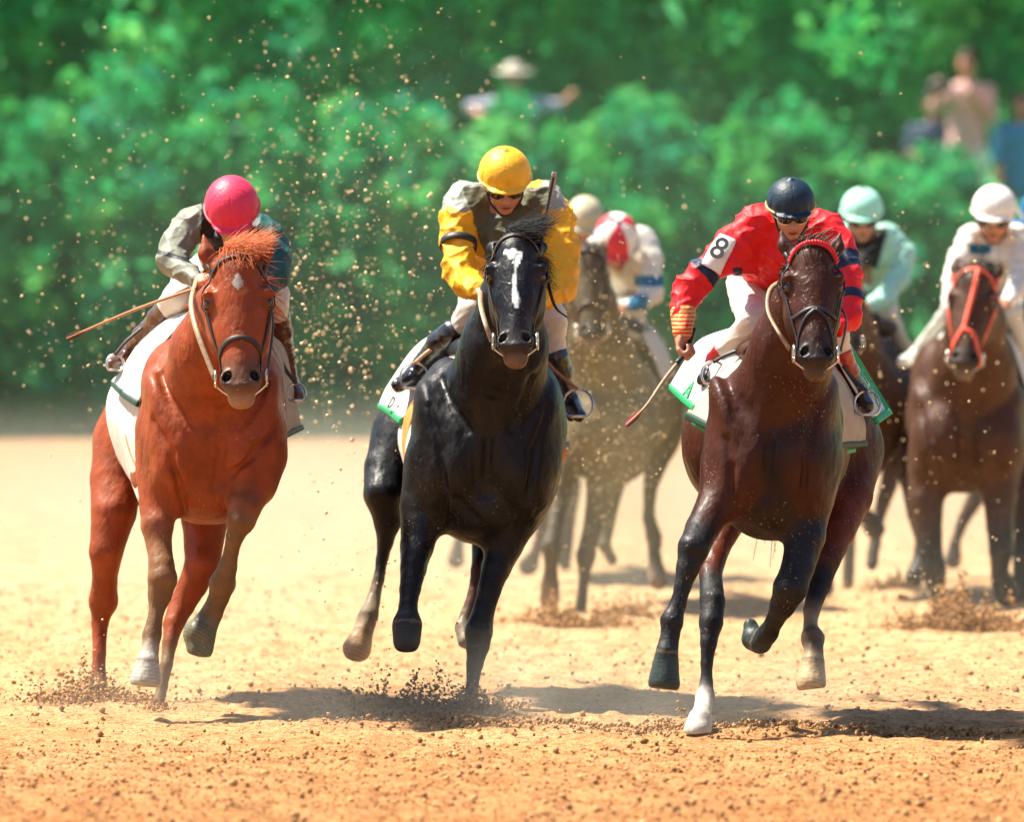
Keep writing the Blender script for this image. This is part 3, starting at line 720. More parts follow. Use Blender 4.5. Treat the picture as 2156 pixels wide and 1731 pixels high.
def person_parts(c, fwd, up, s, skin=True):
    rt = nrm(np.cross(fwd, up)); up = np.cross(rt, fwd); Mx = np.array([rt, fwd, up])
    w_ = lambda a, b, d: c + s * (a * rt + b * fwd + d * up)
    e = lambda o, q, k=.012, col='skin', sub=False, g='body': ell(w_(*o), A(*q) * s, Mx, k, g, col, sub)
    P = [e((0, -.005, 0), (.078, .096, .095)), e((0, .035, -.05), (.064, .066, .074)), e((0, .062, -.108), (.034, .034, .028), .02),
         cone(w_(0, .092, -.012), .008 * s, w_(0, .118, -.05), .013 * s, .008, c0='skin'), e((.012, .108, -.053), (.009, .01, .008), .006), e((-.012, .108, -.053), (.009, .01, .008), .006),
         e((0, .092, -.083), (.026, .014, .006), .004, 'lip'), e((0, .090, -.093), (.021, .013, .006), .004, 'lip'), e((0, .108, -.088), (.02, .012, .0016), .002, 'dark', True),
         e((.032, .098, -.012), (.019, .014, .012), .01, 'skin', True), e((-.032, .098, -.012), (.019, .014, .012), .01, 'skin', True),
         e((.031, .082, -.014), (.013, .012, .010), .004, 'eyew'), e((-.031, .082, -.014), (.013, .012, .010), .004, 'eyew'),
         e((.079, -.005, -.03), (.010, .018, .03), .008), e((-.079, -.005, -.03), (.010, .018, .03), .008),
         e((.045, .06, -.045), (.022, .024, .022), .02), e((-.045, .06, -.045), (.022, .024, .022), .02)]
    return P, w_, Mx, rt, up

def hand(wr, d, axis_, nn, s=1.0, col='skin', g='hand'):
    """fist closed round a rod: d wrist to knuckles, axis_ runs index to little finger, nn points to the palm side"""
    d = nrm(d); axis_ = nrm(axis_ - d * (axis_ @ d)); nn = nrm(np.cross(d, axis_)) * (1 if np.cross(d, axis_) @ nn > 0 else -1)
    q = lambda a, b, c: wr + s * (a * d + b * axis_ + c * nn)
    P = [ell(q(.048, 0, 0), A(.05, .042, .018) * s, np.array([d, axis_, nn]), .014, g, col), cone(wr, .024 * s, q(.03, 0, 0), .026 * s, .015, g, col)]
    for i, L in enumerate((1.0, 1.08, 1.0, .82)):
        b = (i - 1.5) * .021
        k0, k1, k2, k3 = q(.082, b, .0), q(.082 + .022 * L, b, .026 * L), q(.082 - .002, b * .97, .046 * L), q(.082 - .026 * L, b * .95, .036 * L)
        P += [cone(k0, .0112 * s, k1, .0102 * s, .004, g, col), cone(k1, .0102 * s, k2, .0092 * s, .003, g, col), cone(k2, .0092 * s, k3, .008 * s, .003, g, col)]
    P += [cone(q(.02, -.03, .008), .014 * s, q(.048, -.048, .022), .012 * s, .008, g, col), cone(q(.048, -.048, .022), .0115 * s, q(.075, -.038, .044), .0095 * s, .004, g, col)]
    return P, q(.078, 0, .024)

FOLD = lambda a=.006, f=34, sd=2: (lambda V: a * 2.2 * (.45 - np.sqrt(np.abs(wob(V * A(.8, .8, 1.5), f, sd)))) + a * .55 * wob(V, f * 2.4, sd + 5))
def jockey(sp):
    r = Rig(sp['Y']); c0 = sp['cols']; hx = sp['head']; hc = r.p(hx['c'][0], hx['c'][1], hx['c'][2])
    tl, yw = hx.get('tilt', .6), hx.get('yaw', 0)
    fwd = A(math.sin(yw) * math.cos(tl), -math.cos(yw) * math.cos(tl), -math.sin(tl)); up = A(math.sin(hx.get('roll', 0)), -math.sin(tl), math.cos(tl)); up = nrm(up - fwd * (up @ fwd))
    s = r.m(hx['r'], .1) / .112
    HP, w_, Mx, rt, up = person_parts(hc - up * .02 * s, fwd, up, s)
    loc = r.p(sp['seat'][0], sp['seat'][1], sp['seat'][2]); t = thing('person', loc, sp['label'], 'person')
    tor = [r.ell(*e[:6], k=.05, col='shirt') for e in sp['torso']]
    arms = []; hands = []
    for g, nd in sp['arms'].items(): arms += r.chain([(a, b, c, q) for a, b, c, q in nd], g, k=.02, col='shirt')
    legs = []; boots = []
    for g, nd in sp['legs'].items():
        L = r.chain(nd['leg'], g, k=.025, col='breech'); legs += L
        boots += r.chain(nd['boot'], g, k=.018, col='boot')
        a = nd['boot'][-2]; b = nd['boot'][-1]; boots.append(cone(r.p(*a[:3]) - A(0, -.03, .03), r.m(a[3]) * .8, r.p(*a[:3]) - A(0, -.02, .055), r.m(a[3]) * .7, .01, g, 'boot'))
    neck = [cone(w_(0, -.02, -.07), .052 * s, r.p(*sp['neck'][:3]), .055, .03, c0='skin')]
    hp_ = []; grips = []
    for hnd in sp['hands']:
        P_, q_ = hand(r.p(*hnd['at']), A(*hnd['d']), A(*hnd['ax']), A(*hnd['n']), hnd.get('s', 1), g=hnd['g'], col=hnd.get('col', 'skin')); hp_ += P_; grips.append(q_)
    def thin(ps, d=.012):
        o = []
        for p in ps:
            p = dict(p); p['col'] = 'skin'
            if p['t'] == 'e': p['r'] = np.maximum(p['r'] - d, .01)
            else: p['ra'] = max(p['ra'] - d, .007); p['rb'] = max(p['rb'] - d, .007)
            o.append(p)
        return o
    st = sp.get('step', .006)
    Bp = HP + neck + thin(tor) + thin(arms) + thin(legs) + thin(boots) + hp_
    zh = min(p[2] for p in [r.p(*h_['at']) for h_ in sp['hands']]) - .12
    V, Q, C = sdf_mesh(Bp, st, c0, smooth_n=1, tau=.004, zsegs=[(zh, st * 1.6), (9, st * .9)])
    meshobj('body', V, Q, M['skin'], t, C)
    pnt = [lambda V, C, f=f: f(V, C, r) for f in sp.get('paint', [])]
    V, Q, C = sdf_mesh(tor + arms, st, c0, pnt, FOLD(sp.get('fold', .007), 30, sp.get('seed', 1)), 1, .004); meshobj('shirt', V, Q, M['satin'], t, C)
    V, Q, C = sdf_mesh(legs, st, c0, (), FOLD(.004, 34, 5), 1, .004); meshobj('breeches', V, Q, M['cloth'], t, C)
    for g in sp['legs']:
        bp_ = [p for p in boots if p['g'] == g]
        V, Q, C = sdf_mesh([dict(p, g='body') for p in bp_], st * .9, c0, (), FOLD(.0025, 45, 7), 1, .006); meshobj('boot', V, Q, M['boot'], t, C)
    # helmet
    e = lambda o, q, k=.012, col='cap', sub=False: ell(w_(*o), A(*q) * s, Mx, k, 'body', col, sub)
    hl = [e((0, -.005, .028), (.112, .128, .112)), e((0, .095, .012), (.085, .062, .012), .012), e((0, -.005, .138), (.016, .016, .010) if sp.get('button', True) else (.004, .004, .002), .004, 'button'),
          half(w_(0, .02, -.012), -up - fwd * .12), ell(w_(0, -.005, .01), A(.088, .104, .1) * s, Mx, .004, 'body', None, True)]
    def pleat(V):
        q = V - w_(0, -.005, .0); z = q @ up / s; a = np.arctan2(q @ rt, q @ fwd); k = np.clip(1 - np.abs(z - .03) / .05, 0, 1); return .0016 * k * np.sin(a * 17 + 2 * np.sin(a * 3)) - .0022 * np.exp(-((np.abs((a / (math.pi / 3)) % 1 - .5) - .5) / .018) ** 2) * (z > .015)
    V, Q, C = sdf_mesh(hl, .0045, c0, [lambda V, C: sp['cap_paint'](V, C, w_, rt, fwd, up, s)] if 'cap_paint' in sp else (), pleat, 1, .004)
    ho = meshobj('helmet', V, Q, M['helmet'], t, C)
    mb = MB(); n = 40; ring = [w_(.1135 * math.cos(a), -.005 + .1295 * math.sin(a), .012) for a in np.linspace(0, 2 * math.pi, n, endpoint=False)]
    mb.tube(ring, .006 * s, n, 6, col=c0['band'], closed=True); mb.build('band', M['helmet'], ho)
    if sp.get('goggles'):
        gl = [ell(w_(.033 * q, .088, -.018), A(.036, .026, .025) * s, Mx, .012, 'body', 'lens') for q in (-1, 1)]
        V, Q, C = sdf_mesh(gl, .004, dict(c0, lens=(.01, .01, .012)), (), None, 1, .004); gg = meshobj('goggles', V, Q, M['goggle'], t)
        mb = MB()
        for q in (-1, 1):
            ring = [w_(.033 * q + .038 * math.cos(a), .098 - .016 * abs(math.cos(a) + q) * .5, -.018 + .028 * math.sin(a)) for a in np.linspace(0, 2 * math.pi, 20, endpoint=False)]
            mb.tube(ring, .0045 * s, 20, 5, closed=True)
        mb.build('frame', M['white'] if sp['goggles'] == 'white' else M['black_leather'], gg)
        mb = MB()
        for q in (-1, 1): mb = MB(); mb.tube([w_(q * .068, .08, -.018), w_(q * .092, .03, -.01), w_(q * .098, -.03, 0)], .007, 10, 5); mb.build('strap', M['white'], gg)
    mb = MB(); mb.tube([w_(-.082, .02, -.02), w_(-.06, .06, -.09), w_(0, .075, -.136), w_(.06, .06, -.09), w_(.082, .02, -.02)], .006 * s, 20, 5); mb.build('chin_strap', M['leather'], ho)
    return t, r, w_, grips

def stirrup(r, node, top, parent, m=None, rad=28):
    p = r.p(*node); R = r.m(rad); mb = MB()
    pts = [p + A(R * math.sin(a), .02 * math.cos(a), R * math.cos(a) * 1.05) for a in np.linspace(.0, 2 * math.pi, 24, endpoint=False) ]
    pts = [q if q[2] > p[2] - R * .75 else A(q[0], q[1], p[2] - R * .78) for q in pts]
    mb.tube(pts, .006, 24, 6, closed=True); o = mb.build('stirrup', M['metal'], parent)
    mb = MB(); mb.tube([r.p(*top), (r.p(*top) + p + A(0, 0, R)) / 2 + A(-.01, 0, 0), p + A(0, 0, R)], .009, 14, 6, flat=.4); mb.build('leather', m or M['leather'], o)
#SECTION4
# ------------------------------------------------------------------ chestnut horse and the rider in the pink helmet
def blob_paint(shape, col):
    """real white marking on the face, given in head coordinates"""
    def f(V, C, h, r):
        q = (V - h.o) / h.s; x = q @ h.ex / h.wd; y = q @ h.ey; z = q @ h.ez
        m = np.clip(shape(x, z) / .004, 0, 1) * (y < .09); return C * (1 - m[:, None]) + m[:, None] * np.array(col)
    return f
WHITE = (.46, .43, .37)
def diamond(x, z): return .030 - np.abs(x - .0) * 1.15 - np.abs(z - .085) * .78 + .003 * np.sin(z * 140)
CH = dict(coat=(.235, .047, .012), muzzle=(.10, .055, .035), chin=(.30, .17, .10), lid=(.12, .035, .015), eye=(.006, .004, .003), dark=(.006, .004, .004), earin=(.16, .05, .025),
          leg=(.20, .085, .035), cannon=(.15, .085, .04), hoof=(.12, .12, .075), sock=WHITE, palehoof=(.34, .32, .27))
CHESTNUT = dict(Y=35.0, base=(430, 1470), label='chestnut racehorse with a white diamond on its forehead, galloping at the left',
    head=dict(brow=(499, 556, -.52), chin=(510, 866, -.74), s=1.0, wide=1.05, yaw=.03, ears={-1: (-.125, .09, -.165), 1: (.115, .09, -.165)}), step=.0082,
    neck=[(497, 590, -.32, 44), (470, 660, -.26, 62), (452, 740, -.14, 88), (446, 840, .10, 118)],
    body=[(446, 905, .22, 146, .34, 150), (390, 930, .07, 88, .20, 125, dict(k=.055)), (510, 925, .07, 86, .20, 120, dict(k=.055)), (442, 1020, .18, 110, .26, 86),
          (360, 800, .30, 62, .26, 90, dict(k=.04, rot=.25)), (542, 800, .30, 56, .26, 90, dict(k=.04, rot=-.25)),
          (425, 900, .85, 150, .62, 168), (375, 1000, .8, 100, .4, 70), (370, 880, 1.45, 140, .42, 140), (300, 930, 1.45, 84, .32, 135), (440, 930, 1.45, 84, .3, 130),
          (430, 735, .75, 90, .5, 40)],
    legs=dict(
        rf=[(338, 905, .16, 48), (335, 1000, .12, 47), (333, 1066, .05, 39), (331, 1107, 0, 34, 'leg'), (335, 1150, -.03, 27), (340, 1192, -.08, 27), (342, 1220, -.10, 31, 'cannon'), (337, 1252, -.10, 26), (328, 1293, -.12, 16), (320, 1338, -.14, 20), (315, 1372, -.17, 19, 'sock'), (311, 1394, -.19, 25, 'palehoof'), (306, 1432, -.20, 34)],
        lf=[(540, 890, .16, 52), (553, 965, .10, 45), (540, 1025, .0, 37), (514, 1070, -.12, 35, 'leg'), (508, 1096, -.14, 30, 'cannon'), (495, 1130, -.12, 19), (487, 1160, -.08, 16), (479, 1195, -.05, 19), (468, 1230, .0, 28), (461, 1258, .02, 22), (446, 1292, .04, 23), (432, 1316, .04, 29, 'hoof'), (421, 1336, .03, 36), (421, 1364, .02, 30)],
        rh=[(262, 930, 1.35, 66), (245, 1010, 1.25, 55), (240, 1080, 1.15, 48), (224, 1160, 1.1, 36), (221, 1222, 1.15, 26), (217, 1268, 1.2, 31), (210, 1312, 1.2, 18), (209, 1376, 1.15, 14), (207, 1432, 1.12, 17, 'cannon'), (205, 1468, 1.05, 19)],
        lh=[(432, 1000, 1.25, 70), (432, 1090, 1.05, 50), (427, 1185, .95, 37), (407, 1231, .95, 31), (383, 1275, .95, 27), (366, 1314, .9, 22), (358, 1355, .85, 16, 'cannon'), (351, 1400, .8, 13), (342, 1445, .78, 12), (335, 1478, .75, 14)]),
    creases=[[(462, 870), (459, 950), (450, 1015)], [(312, 890), (352, 960), (374, 1040), (378, 1090)], [(578, 900), (535, 955), (482, 1005), (445, 1035)], [(330, 790), (352, 850), (395, 900)], [(560, 790), (540, 850), (505, 900)]], sculpt=(446, 760, 1100, 150, (462, 700)), extra=[lambda r: half(r.p(304, 1446, -.2), (-.1, -.1, -1), g='rf'), lambda r: half(r.p(421, 1380, .03), (-.22, .15, -1), g='lf')],
    cols=CH, paint=[blob_paint(diamond, WHITE)])
ch, r1, h1, hp1, P1 = horse(CHESTNUT)
forelock(h1, ch, .30, 3400, (.55, .15, .05), 31, L=.135, up=.66, lean=.05, r=.0009)
mane([r1.p(505, 560, -.36), r1.p(520, 640, -.15), r1.p(480, 680, .2)], ch, 260, (.42, .11, .04), 32, 1, L=.15)
mane([r1.p(455, 585, -.36), r1.p(425, 640, -.15), r1.p(425, 680, .2)], ch, 120, (.42, .11, .04), 33, -1, L=.07)
tail(r1, (370, 830, 1.85), ch, (.34, .09, .03), 34, 260, .45)
HEADGEAR = {}
def bridle(h, hp, t, kind, leather, browcol=None, reins=()):
    mb = MB(); par = None
    def st(name, pts, wd, m=leather, parent=None, n=26, off=.003, th=.004):
        P, N = h.strap(hp, pts, wd, n, off); b = MB(); b.ribbon(P, N, wd, th); return b.build(name, m, parent), P, N
    br, P, N = st('bridle', [(-84, .08), (-70, .03), (-42, -.012), (-15, -.028), (15, -.028), (42, -.012), (70, .03), (84, .08)], .022, parent=t, n=34)
    if browcol:
        b2 = MB()
        for i in range(5, 29):
            b2.tube([P[i] + N[i] * .003 - A(0, 0, .008), P[i] + N[i] * .010 + A(.005, 0, .008)], .007, 3, 6)
        b2.build('braid', browcol, br)
    for q in (-1, 1):
        st('cheekpiece', [(86 * q, -.03), (82 * q, .08), (80 * q, .18), (76 * q, .28), (74 * q, .38), (72 * q, .455)], .016, parent=br, off=.004)
    if kind == 'plain':
        st('noseband', [(-88, .40), (-62, .37), (-30, .335), (0, .325), (30, .335), (62, .37), (88, .40)], .024, parent=br)
    if kind == 'figure8':
        st('noseband', [(-88, .29), (-55, .305), (0, .285), (55, .305), (88, .29)], .016, parent=br)
        for q in (-1, 1): st('noseband', [(0, .29), (26 * q, .33), (55 * q, .40), (80 * q, .47)], .013, parent=br)
    if kind == 'star':
        st('noseband', [(10, -.04), (4, .10), (-6, .25), (-14, .33), (-50, .42), (-70, .48)], .026, parent=br, th=.007); st('noseband', [(-14, .33), (20, .36), (45, .45), (62, .52)], .024, parent=br, th=.007)
    for q in (-1, 1):
        mb = MB(); c = h.w(.098 * q, .05, .475); n = 18
        mb.tube([c + .034 * (math.cos(a) * h.ey + math.sin(a) * h.ez) for a in np.linspace(0, 2 * math.pi, n, endpoint=False)], .0055, n, 6, closed=True)
        mb.tube([c - .03 * h.ey + .03 * h.ez, c + .03 * h.ez, h.w(.05 * q, .06, .545)], .005, 8, 6); mb.build('bit_ring', M['metal'], br)
    for pts in reins:
        mb = MB(); mb.tube([h.w(*pts[0])] + list(pts[1:]), .010, 26, 6, flat=.35); mb.build('rein', leather, br)
    return br
M['pale_leather'] = mat('worn_pale_leather', (.33, .22, .13), .5, noise=.25, nscale=60, bump=.2)
bridle(h1, P1, ch, 'plain', M['leather'])
# reins, saddle cloth, girth and stirrups move with the horse
mb = MB(); mb.tube([h1.w(-.10, .05, .475), r1.p(415, 700, -.55), r1.p(402, 640, -.4), r1.p(412, 592, -.12)], .012, 26, 6, flat=.35); mb.build('rein', M['pale_leather'], ch)
mb = MB(); mb.tube([h1.w(.10, .05, .475), r1.p(575, 690, -.5), r1.p(570, 640, -.3), r1.p(556, 612, -.05)], .010, 26, 6, flat=.35); mb.build('rein', M['leather'], ch)
def cloth(r, rows, name, m, parent, **k):
    mb = MB(); mb.sheet([[r.p(*p) for p in row] for row in rows], **k); return mb.build(name, m, parent)
c1 = cloth(r1, [[(395, 655, .5), (420, 668, .35)], [(334, 676, .72), (350, 690, .5), (366, 698, .34)], [(287, 732, .82), (310, 755, .6), (330, 745, .36)], [(257, 781, .85), (280, 796, .6), (306, 800, .38)], [(238, 805, .85), (262, 828, .6), (290, 848, .4)]], 'saddle_cloth', M['white_cloth'], ch, rip=.012)
cloth(r1, [[(239, 803, .845), (262, 826, .59), (291, 846, .39)], [(236, 813, .845), (260, 837, .59), (289, 857, .39)]], 'trim', M['dark_green'], c1, nv=4, rip=.002, th=.012)
c2 = cloth(r1, [[(262, 770, .95), (300, 790, .5)], [(229, 830, .98), (262, 850, .75), (294, 850, .45)], [(228, 885, .98), (260, 905, .7), (294, 900, .45)], [(250, 965, .98), (272, 965, .7), (296, 965, .45)], [(275, 1015, .85), (296, 1018, .5)], [(294, 1058, .7), (301, 1058, .5)]], 'saddle_towel', M['white_cloth'], ch, rip=.008)
cloth(r1, [[(225, 862, .99), (240, 866, .92)], [(226, 874, .99), (238, 882, .92)]], 'trim', M['green'], c2, nv=4, rip=0, th=.012)
mb = MB(); mb.tube([r1.p(268, 915, .66), r1.p(276, 945, .62), r1.p(292, 985, .5)], .012, 10, 6); mb.build('girth_buckle', M['tan_leather'], c2)
c3 = cloth(r1, [[(560, 690, .5), (545, 690, .35)], [(600, 740, .75), (578, 745, .4)], [(616, 800, .85), (596, 805, .42)], [(628, 860, .86), (598, 880, .42)], [(634, 898, .86), (588, 922, .42)]], 'saddle_cloth', M['beige_cloth'], ch, rip=.012)
cloth(r1, [[(635, 895, .855), (587, 918, .41)], [(638, 905, .855), (588, 930, .41)]], 'trim', M['dark_green'], c3, nv=4, rip=.002, th=.012)
def saddle(r, x, y, wpx, parent, m):
    V, Q, C = sdf_mesh([r.ell(x, y, .78, wpx, .26, 22, k=.03), r.ell(x, y - 12, .55, wpx * .35, .06, 22, k=.03), r.ell(x, y - 10, 1.0, wpx * .6, .06, 20, k=.03)], .01, dict(coat=(0, 0, 0))); meshobj('saddle', V, Q, m, parent)
saddle(r1, 430, 690, 70, ch, M['leather'])
stirrup(r1, (242, 765, .66), (300, 690, .66), ch, None, 18); stirrup(r1, (624, 828, .58), (590, 750, .6), ch, None, 20)

SKIN = dict(skin=(.48, .22, .13), lip=(.36, .11, .08), dark=(.02, .01, .01), eyew=(.05, .03, .02))
J1 = dict(Y=35.2, seat=(470, 600, .75), label='rider in a pink helmet and dark silks crouched low on the chestnut horse', seed=3, button=False,
    head=dict(c=(488, 434, .12), r=57, tilt=.80, yaw=.06, roll=-.05), neck=(492, 480, .3),
    torso=[(487, 500, .36, 62, .2, 45), (480, 535, .6, 62, .26, 48), (470, 570, .8, 60, .16, 50), (430, 470, .3, 36, .1, 30), (550, 490, .3, 36, .1, 30)],
    arms=dict(la=[(430, 455, .3, 26), (398, 478, .26, 34), (372, 515, .2, 33), (362, 548, .12, 31), (392, 574, .02, 24), (415, 588, -.06, 17)],
              ra=[(545, 485, .3, 30), (572, 510, .25, 33), (582, 548, .16, 29), (584, 582, .08, 24), (566, 604, .0, 18), (552, 612, -.05, 15)]),
    legs=dict(ll=dict(leg=[(440, 575, .8, 48), (400, 600, .55, 38), (379, 624, .38, 32), (358, 642, .42, 27)], boot=[(362, 640, .42, 27), (335, 670, .5, 24), (300, 706, .62, 19), (268, 744, .74, 14), (236, 768, .62, 13)]),
              rl=dict(leg=[(515, 575, .8, 48), (560, 600, .55, 36), (580, 622, .38, 27), (586, 660, .45, 22)], boot=[(586, 655, .45, 23), (594, 700, .52, 22), (604, 755, .6, 18), (614, 805, .64, 14), (628, 835, .55, 13)])),
    hands=[dict(at=(416, 590, -.06), d=(.5, -.8, .1), ax=(-.75, -.1, -.4), n=(.1, .2, -1), g='la'), dict(at=(552, 612, -.05), d=(-.5, -.8, .1), ax=(.8, -.1, -.2), n=(0, .2, -1), g='ra')],
    cols=dict(SKIN, shirt=(.16, .17, .13), breech=(.58, .55, .48), boot=(.085, .028, .015), cap=(.72, .035, .09), button=(.72, .035, .09), band=(.62, .12, .12)))
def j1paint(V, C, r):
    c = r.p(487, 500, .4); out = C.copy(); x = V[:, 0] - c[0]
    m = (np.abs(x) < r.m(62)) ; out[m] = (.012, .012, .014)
    m = (x < -r.m(62)); out[m] = (.19, .20, .155); m = x > r.m(62); out[m] = (.015, .075, .065)  # dark teal on the right sleeve paints in its shade
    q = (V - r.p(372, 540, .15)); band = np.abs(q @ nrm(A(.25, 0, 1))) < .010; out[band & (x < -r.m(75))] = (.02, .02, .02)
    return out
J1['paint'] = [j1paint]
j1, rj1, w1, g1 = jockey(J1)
def whip(pts, rad, m, name, label, flap=None, handle=None):
    t = thing('riding_whip', pts[0], label, 'whip')
    mb = MB(); mb.tube(pts, rad, 30, 7); mb.build('shaft', m, t)
    if handle is not None: mb = MB(); mb.tube(handle, .011, 8, 8); mb.build('grip', M['black_leather'], t)
    if flap is not None:
        mb = MB(); a, b = flap[0], flap[1]; d = nrm(b - a); n_ = nrm(np.cross(d, A(0, 1, 0))); mb.sheet([[a - n_ * .005, a + n_ * .005], [(a + b) / 2 - n_ * .013, (a + b) / 2 + n_ * .013], [b - n_ * .011, b + n_ * .011]], nu=6, nv=8, th=.004, rip=0); mb.build('flap', flap[2], t)
    return t
g = g1[0]; tip = rj1.p(141, 712, .35); d = nrm(tip - g)
whip([g - d * .1, g, g + (tip - g) * .5 + A(0, 0, .01), tip], [.0075, .0075, .0065, .004], M['tan_leather'], 'whip', 'long tan riding whip pointing down left, held by the rider in the pink helmet', handle=[g - d * .12, g + d * .07], flap=(tip - d * .10, tip, M['leather']))

# ------------------------------------------------------------------ black horse and the rider in yellow
BK = dict(coat=(.0045, .005, .0065), muzzle=(.02, .018, .017), chin=(.16, .10, .07), lid=(.03, .02, .015), eye=(.004, .003, .003), dark=(.003, .003, .003), earin=(.01, .01, .01),
          leg=(.0045, .005, .0065), hoof=(.03, .032, .035), sock=WHITE, dust=(.16, .12, .075), dusthoof=(.42, .26, .13), brown=(.08, .03, .02))
def blaze(x, z):
    star = .033 - np.sqrt(((x + .006) * .72) ** 2 + ((z - .075 - x * .3) * 1.15) ** 2) + .005 * np.sin(x * 150 + z * 60)
    strip = np.where((z > .07) & (z < .345), np.where(z < .12, .014, np.where(z > .24, .015, .009)) - np.abs(x - .002 - .006 * np.sin(z * 22)) + .003 * np.sin(z * 70), -1)
    return np.maximum(star, strip)
BLACK = dict(Y=35.6, base=(1020, 1490), label='black racehorse with a white star and stripe, under the rider in yellow', mat='coat_black',
    head=dict(brow=(1086, 510, -.52), chin=(1083, 782, -.80), s=.92, wide=1.0, yaw=-.06, ears={-1: (-.10, .16, -.06), 1: (.10, .16, -.06)}), step=.0082,
    neck=[(1085, 550, -.30, 42), (1076, 630, -.22, 62), (1062, 730, -.10, 86), (1040, 850, .1, 122)],
    body=[(1026, 930, .22, 152, .34, 160), (955, 970, .08, 90, .2, 140, dict(k=.055)), (1092, 970, .08, 88, .2, 134, dict(k=.055)), (1020, 1070, .16, 108, .24, 78, dict(k=.06)),
          (925, 860, .25, 55, .26, 110, dict(k=.05, rot=.22)), (1140, 860, .25, 50, .26, 110, dict(k=.05, rot=-.2)),
          (1010, 925, .85, 158, .62, 172), (985, 900, 1.4, 150, .42, 140), (880, 935, 1.4, 88, .3, 130), (1060, 935, 1.4, 84, .3, 130), (1030, 735, .75, 95, .5, 42)],
    legs=dict(
        rf=[(910, 985, .12, 58), (892, 1070, .08, 50), (878, 1150, .0, 35), (871, 1197, -.10, 27), (864, 1242, -.20, 22), (859, 1280, -.28, 20), (857, 1316, -.34, 32, 'hoof'), (856, 1350, -.36, 29)],
        lf=[(1110, 990, .12, 55), (1088, 1075, .12, 50), (1062, 1150, .08, 38), (1045, 1197, .04, 31), (1030, 1242, .0, 25), (1018, 1288, -.02, 23), (1008, 1330, -.03, 30), (1006, 1358, -.03, 26), (1000, 1400, -.02, 17), (994, 1448, .0, 13), (991, 1474, .0, 16), (989, 1498, .0, 19, 'hoof')],
        rh=[(845, 920, 1.3, 62), (815, 985, 1.2, 48), (808, 1042, 1.1, 42), (816, 1100, 1.1, 29), (811, 1142, 1.1, 17), (805, 1178, 1.1, 13), (797, 1222, 1.08, 12, 'dust'), (786, 1265, 1.05, 15), (776, 1298, 1.0, 21), (764, 1332, .97, 22, 'dusthoof'), (752, 1366, .95, 31)],
        lh=[(1050, 1000, 1.2, 70), (1040, 1080, .95, 42), (1018, 1150, .9, 24), (1008, 1200, .8, 17, 'brown'), (998, 1250, .75, 14), (983, 1295, .72, 14, 'dust'), (975, 1322, .7, 18), (980, 1350, .65, 18)]),
    creases=[[(1032, 850), (1028, 930), (1024, 1000)], [(902, 860), (925, 950), (938, 1050), (930, 1110)], [(1158, 860), (1128, 950), (1108, 1060)], [(925, 800), (950, 860), (985, 910)], [(1120, 800), (1100, 860), (1075, 910)], [(960, 1060), (1000, 1100)]], sculpt=(1026, 780, 1140, 158, (1060, 700)),
    extra=[lambda r: half(r.p(856, 1374, -.36), (0, -.3, -1), g='rf'), lambda r: half(r.p(750, 1392, .95), (-.3, .4, -1), g='rh')],
    cols=BK, paint=[blob_paint(blaze, (.62, .68, .66))])
bk, r2, h2, hp2, P2 = horse(BLACK)
forelock(h2, bk, .5, 1500, (.012, .012, .013), 41, L=.125, up=.7, lean=.2, r=.0010)
mane([r2.p(1110, 535, -.38), r2.p(1125, 560, -.2), r2.p(1120, 600, 0)], bk, 520, (.012, .012, .013), 42, .7, L=.12, r=.0011)
mane([r2.p(1060, 530, -.38), r2.p(1050, 570, -.2)], bk, 110, (.02, .018, .016), 43, -.6, L=.12, r=.0026)
tail(r2, (985, 830, 1.8), bk, (.012, .012, .013), 44, 260, .5)
bridle(h2, P2, bk, 'none', M['leather'])
mb = MB(); mb.tube([h2.w(-.105, .05, .475), r2.p(1022, 680, -.66), r2.p(1012, 640, -.5), r2.p(1012, 606, -.2)], .012, 26, 6, flat=.35); mb.build('rein', M['pale_leather'], bk)
mb = MB(); mb.tube([r2.p(1148, 560, -.4), r2.p(1160, 620, -.45), r2.p(1172, 650, -.4), r2.p(1193, 667, -.3)], .008, 26, 6, flat=.5); mb.build('rein', M['leather'], bk)
c1 = cloth(r2, [[(940, 680, .9), (990, 712, .55)], [(862, 742, .98), (900, 762, .8), (935, 785, .55)], [(822, 808, 1.0), (852, 825, .8), (892, 838, .6)], [(798, 853, 1.0), (820, 866, .86), (845, 885, .66)]], 'saddle_cloth', M['white_cloth'], bk, rip=.010)
cloth(r2, [[(798, 850, .99), (820, 862, .85), (846, 880, .65)], [(799, 862, .99), (820, 875, .85), (843, 895, .65)]], 'trim', M['green'], c1, nv=4, rip=.002, th=.014)
c2 = cloth(r2, [[(985, 715, .5), (1000, 725, .3)], [(905, 795, .62), (935, 815, .34)], [(868, 850, .68), (900, 862, .34)], [(842, 900, .7), (876, 915, .36)], [(842, 950, .7), (864, 955, .4)], [(858, 1000, .66), (866, 1000, .45)]], 'saddle_towel', M['white_cloth'], bk, rip=.008)
cloth(r2, [[(985, 722, .46), (1000, 726, .32)], [(900, 815, .60), (915, 815, .5)], [(862, 865, .62), (876, 868, .5)], [(850, 910, .62), (861, 914, .52)], [(851, 955, .6), (859, 957, .5)], [(861, 1002, .6), (867, 1002, .5)]], 'stripe', M['orange'], c2, nv=24, rip=.006, th=.016)
c3 = cloth(r2, [[(1120, 730, .5), (1108, 735, .3)], [(1150, 800, .62), (1138, 805, .34)], [(1176, 870, .68), (1160, 880, .36)], [(1194, 935, .7), (1180, 940, .38)]], 'saddle_towel', M['white_cloth'], bk, rip=.006)
cloth(r2, [[(1195, 930, .69), (1179, 936, .37)], [(1196, 941, .69), (1180, 947, .37)]], 'trim', M['dark_green'], c3, nv=4, rip=0, th=.012)
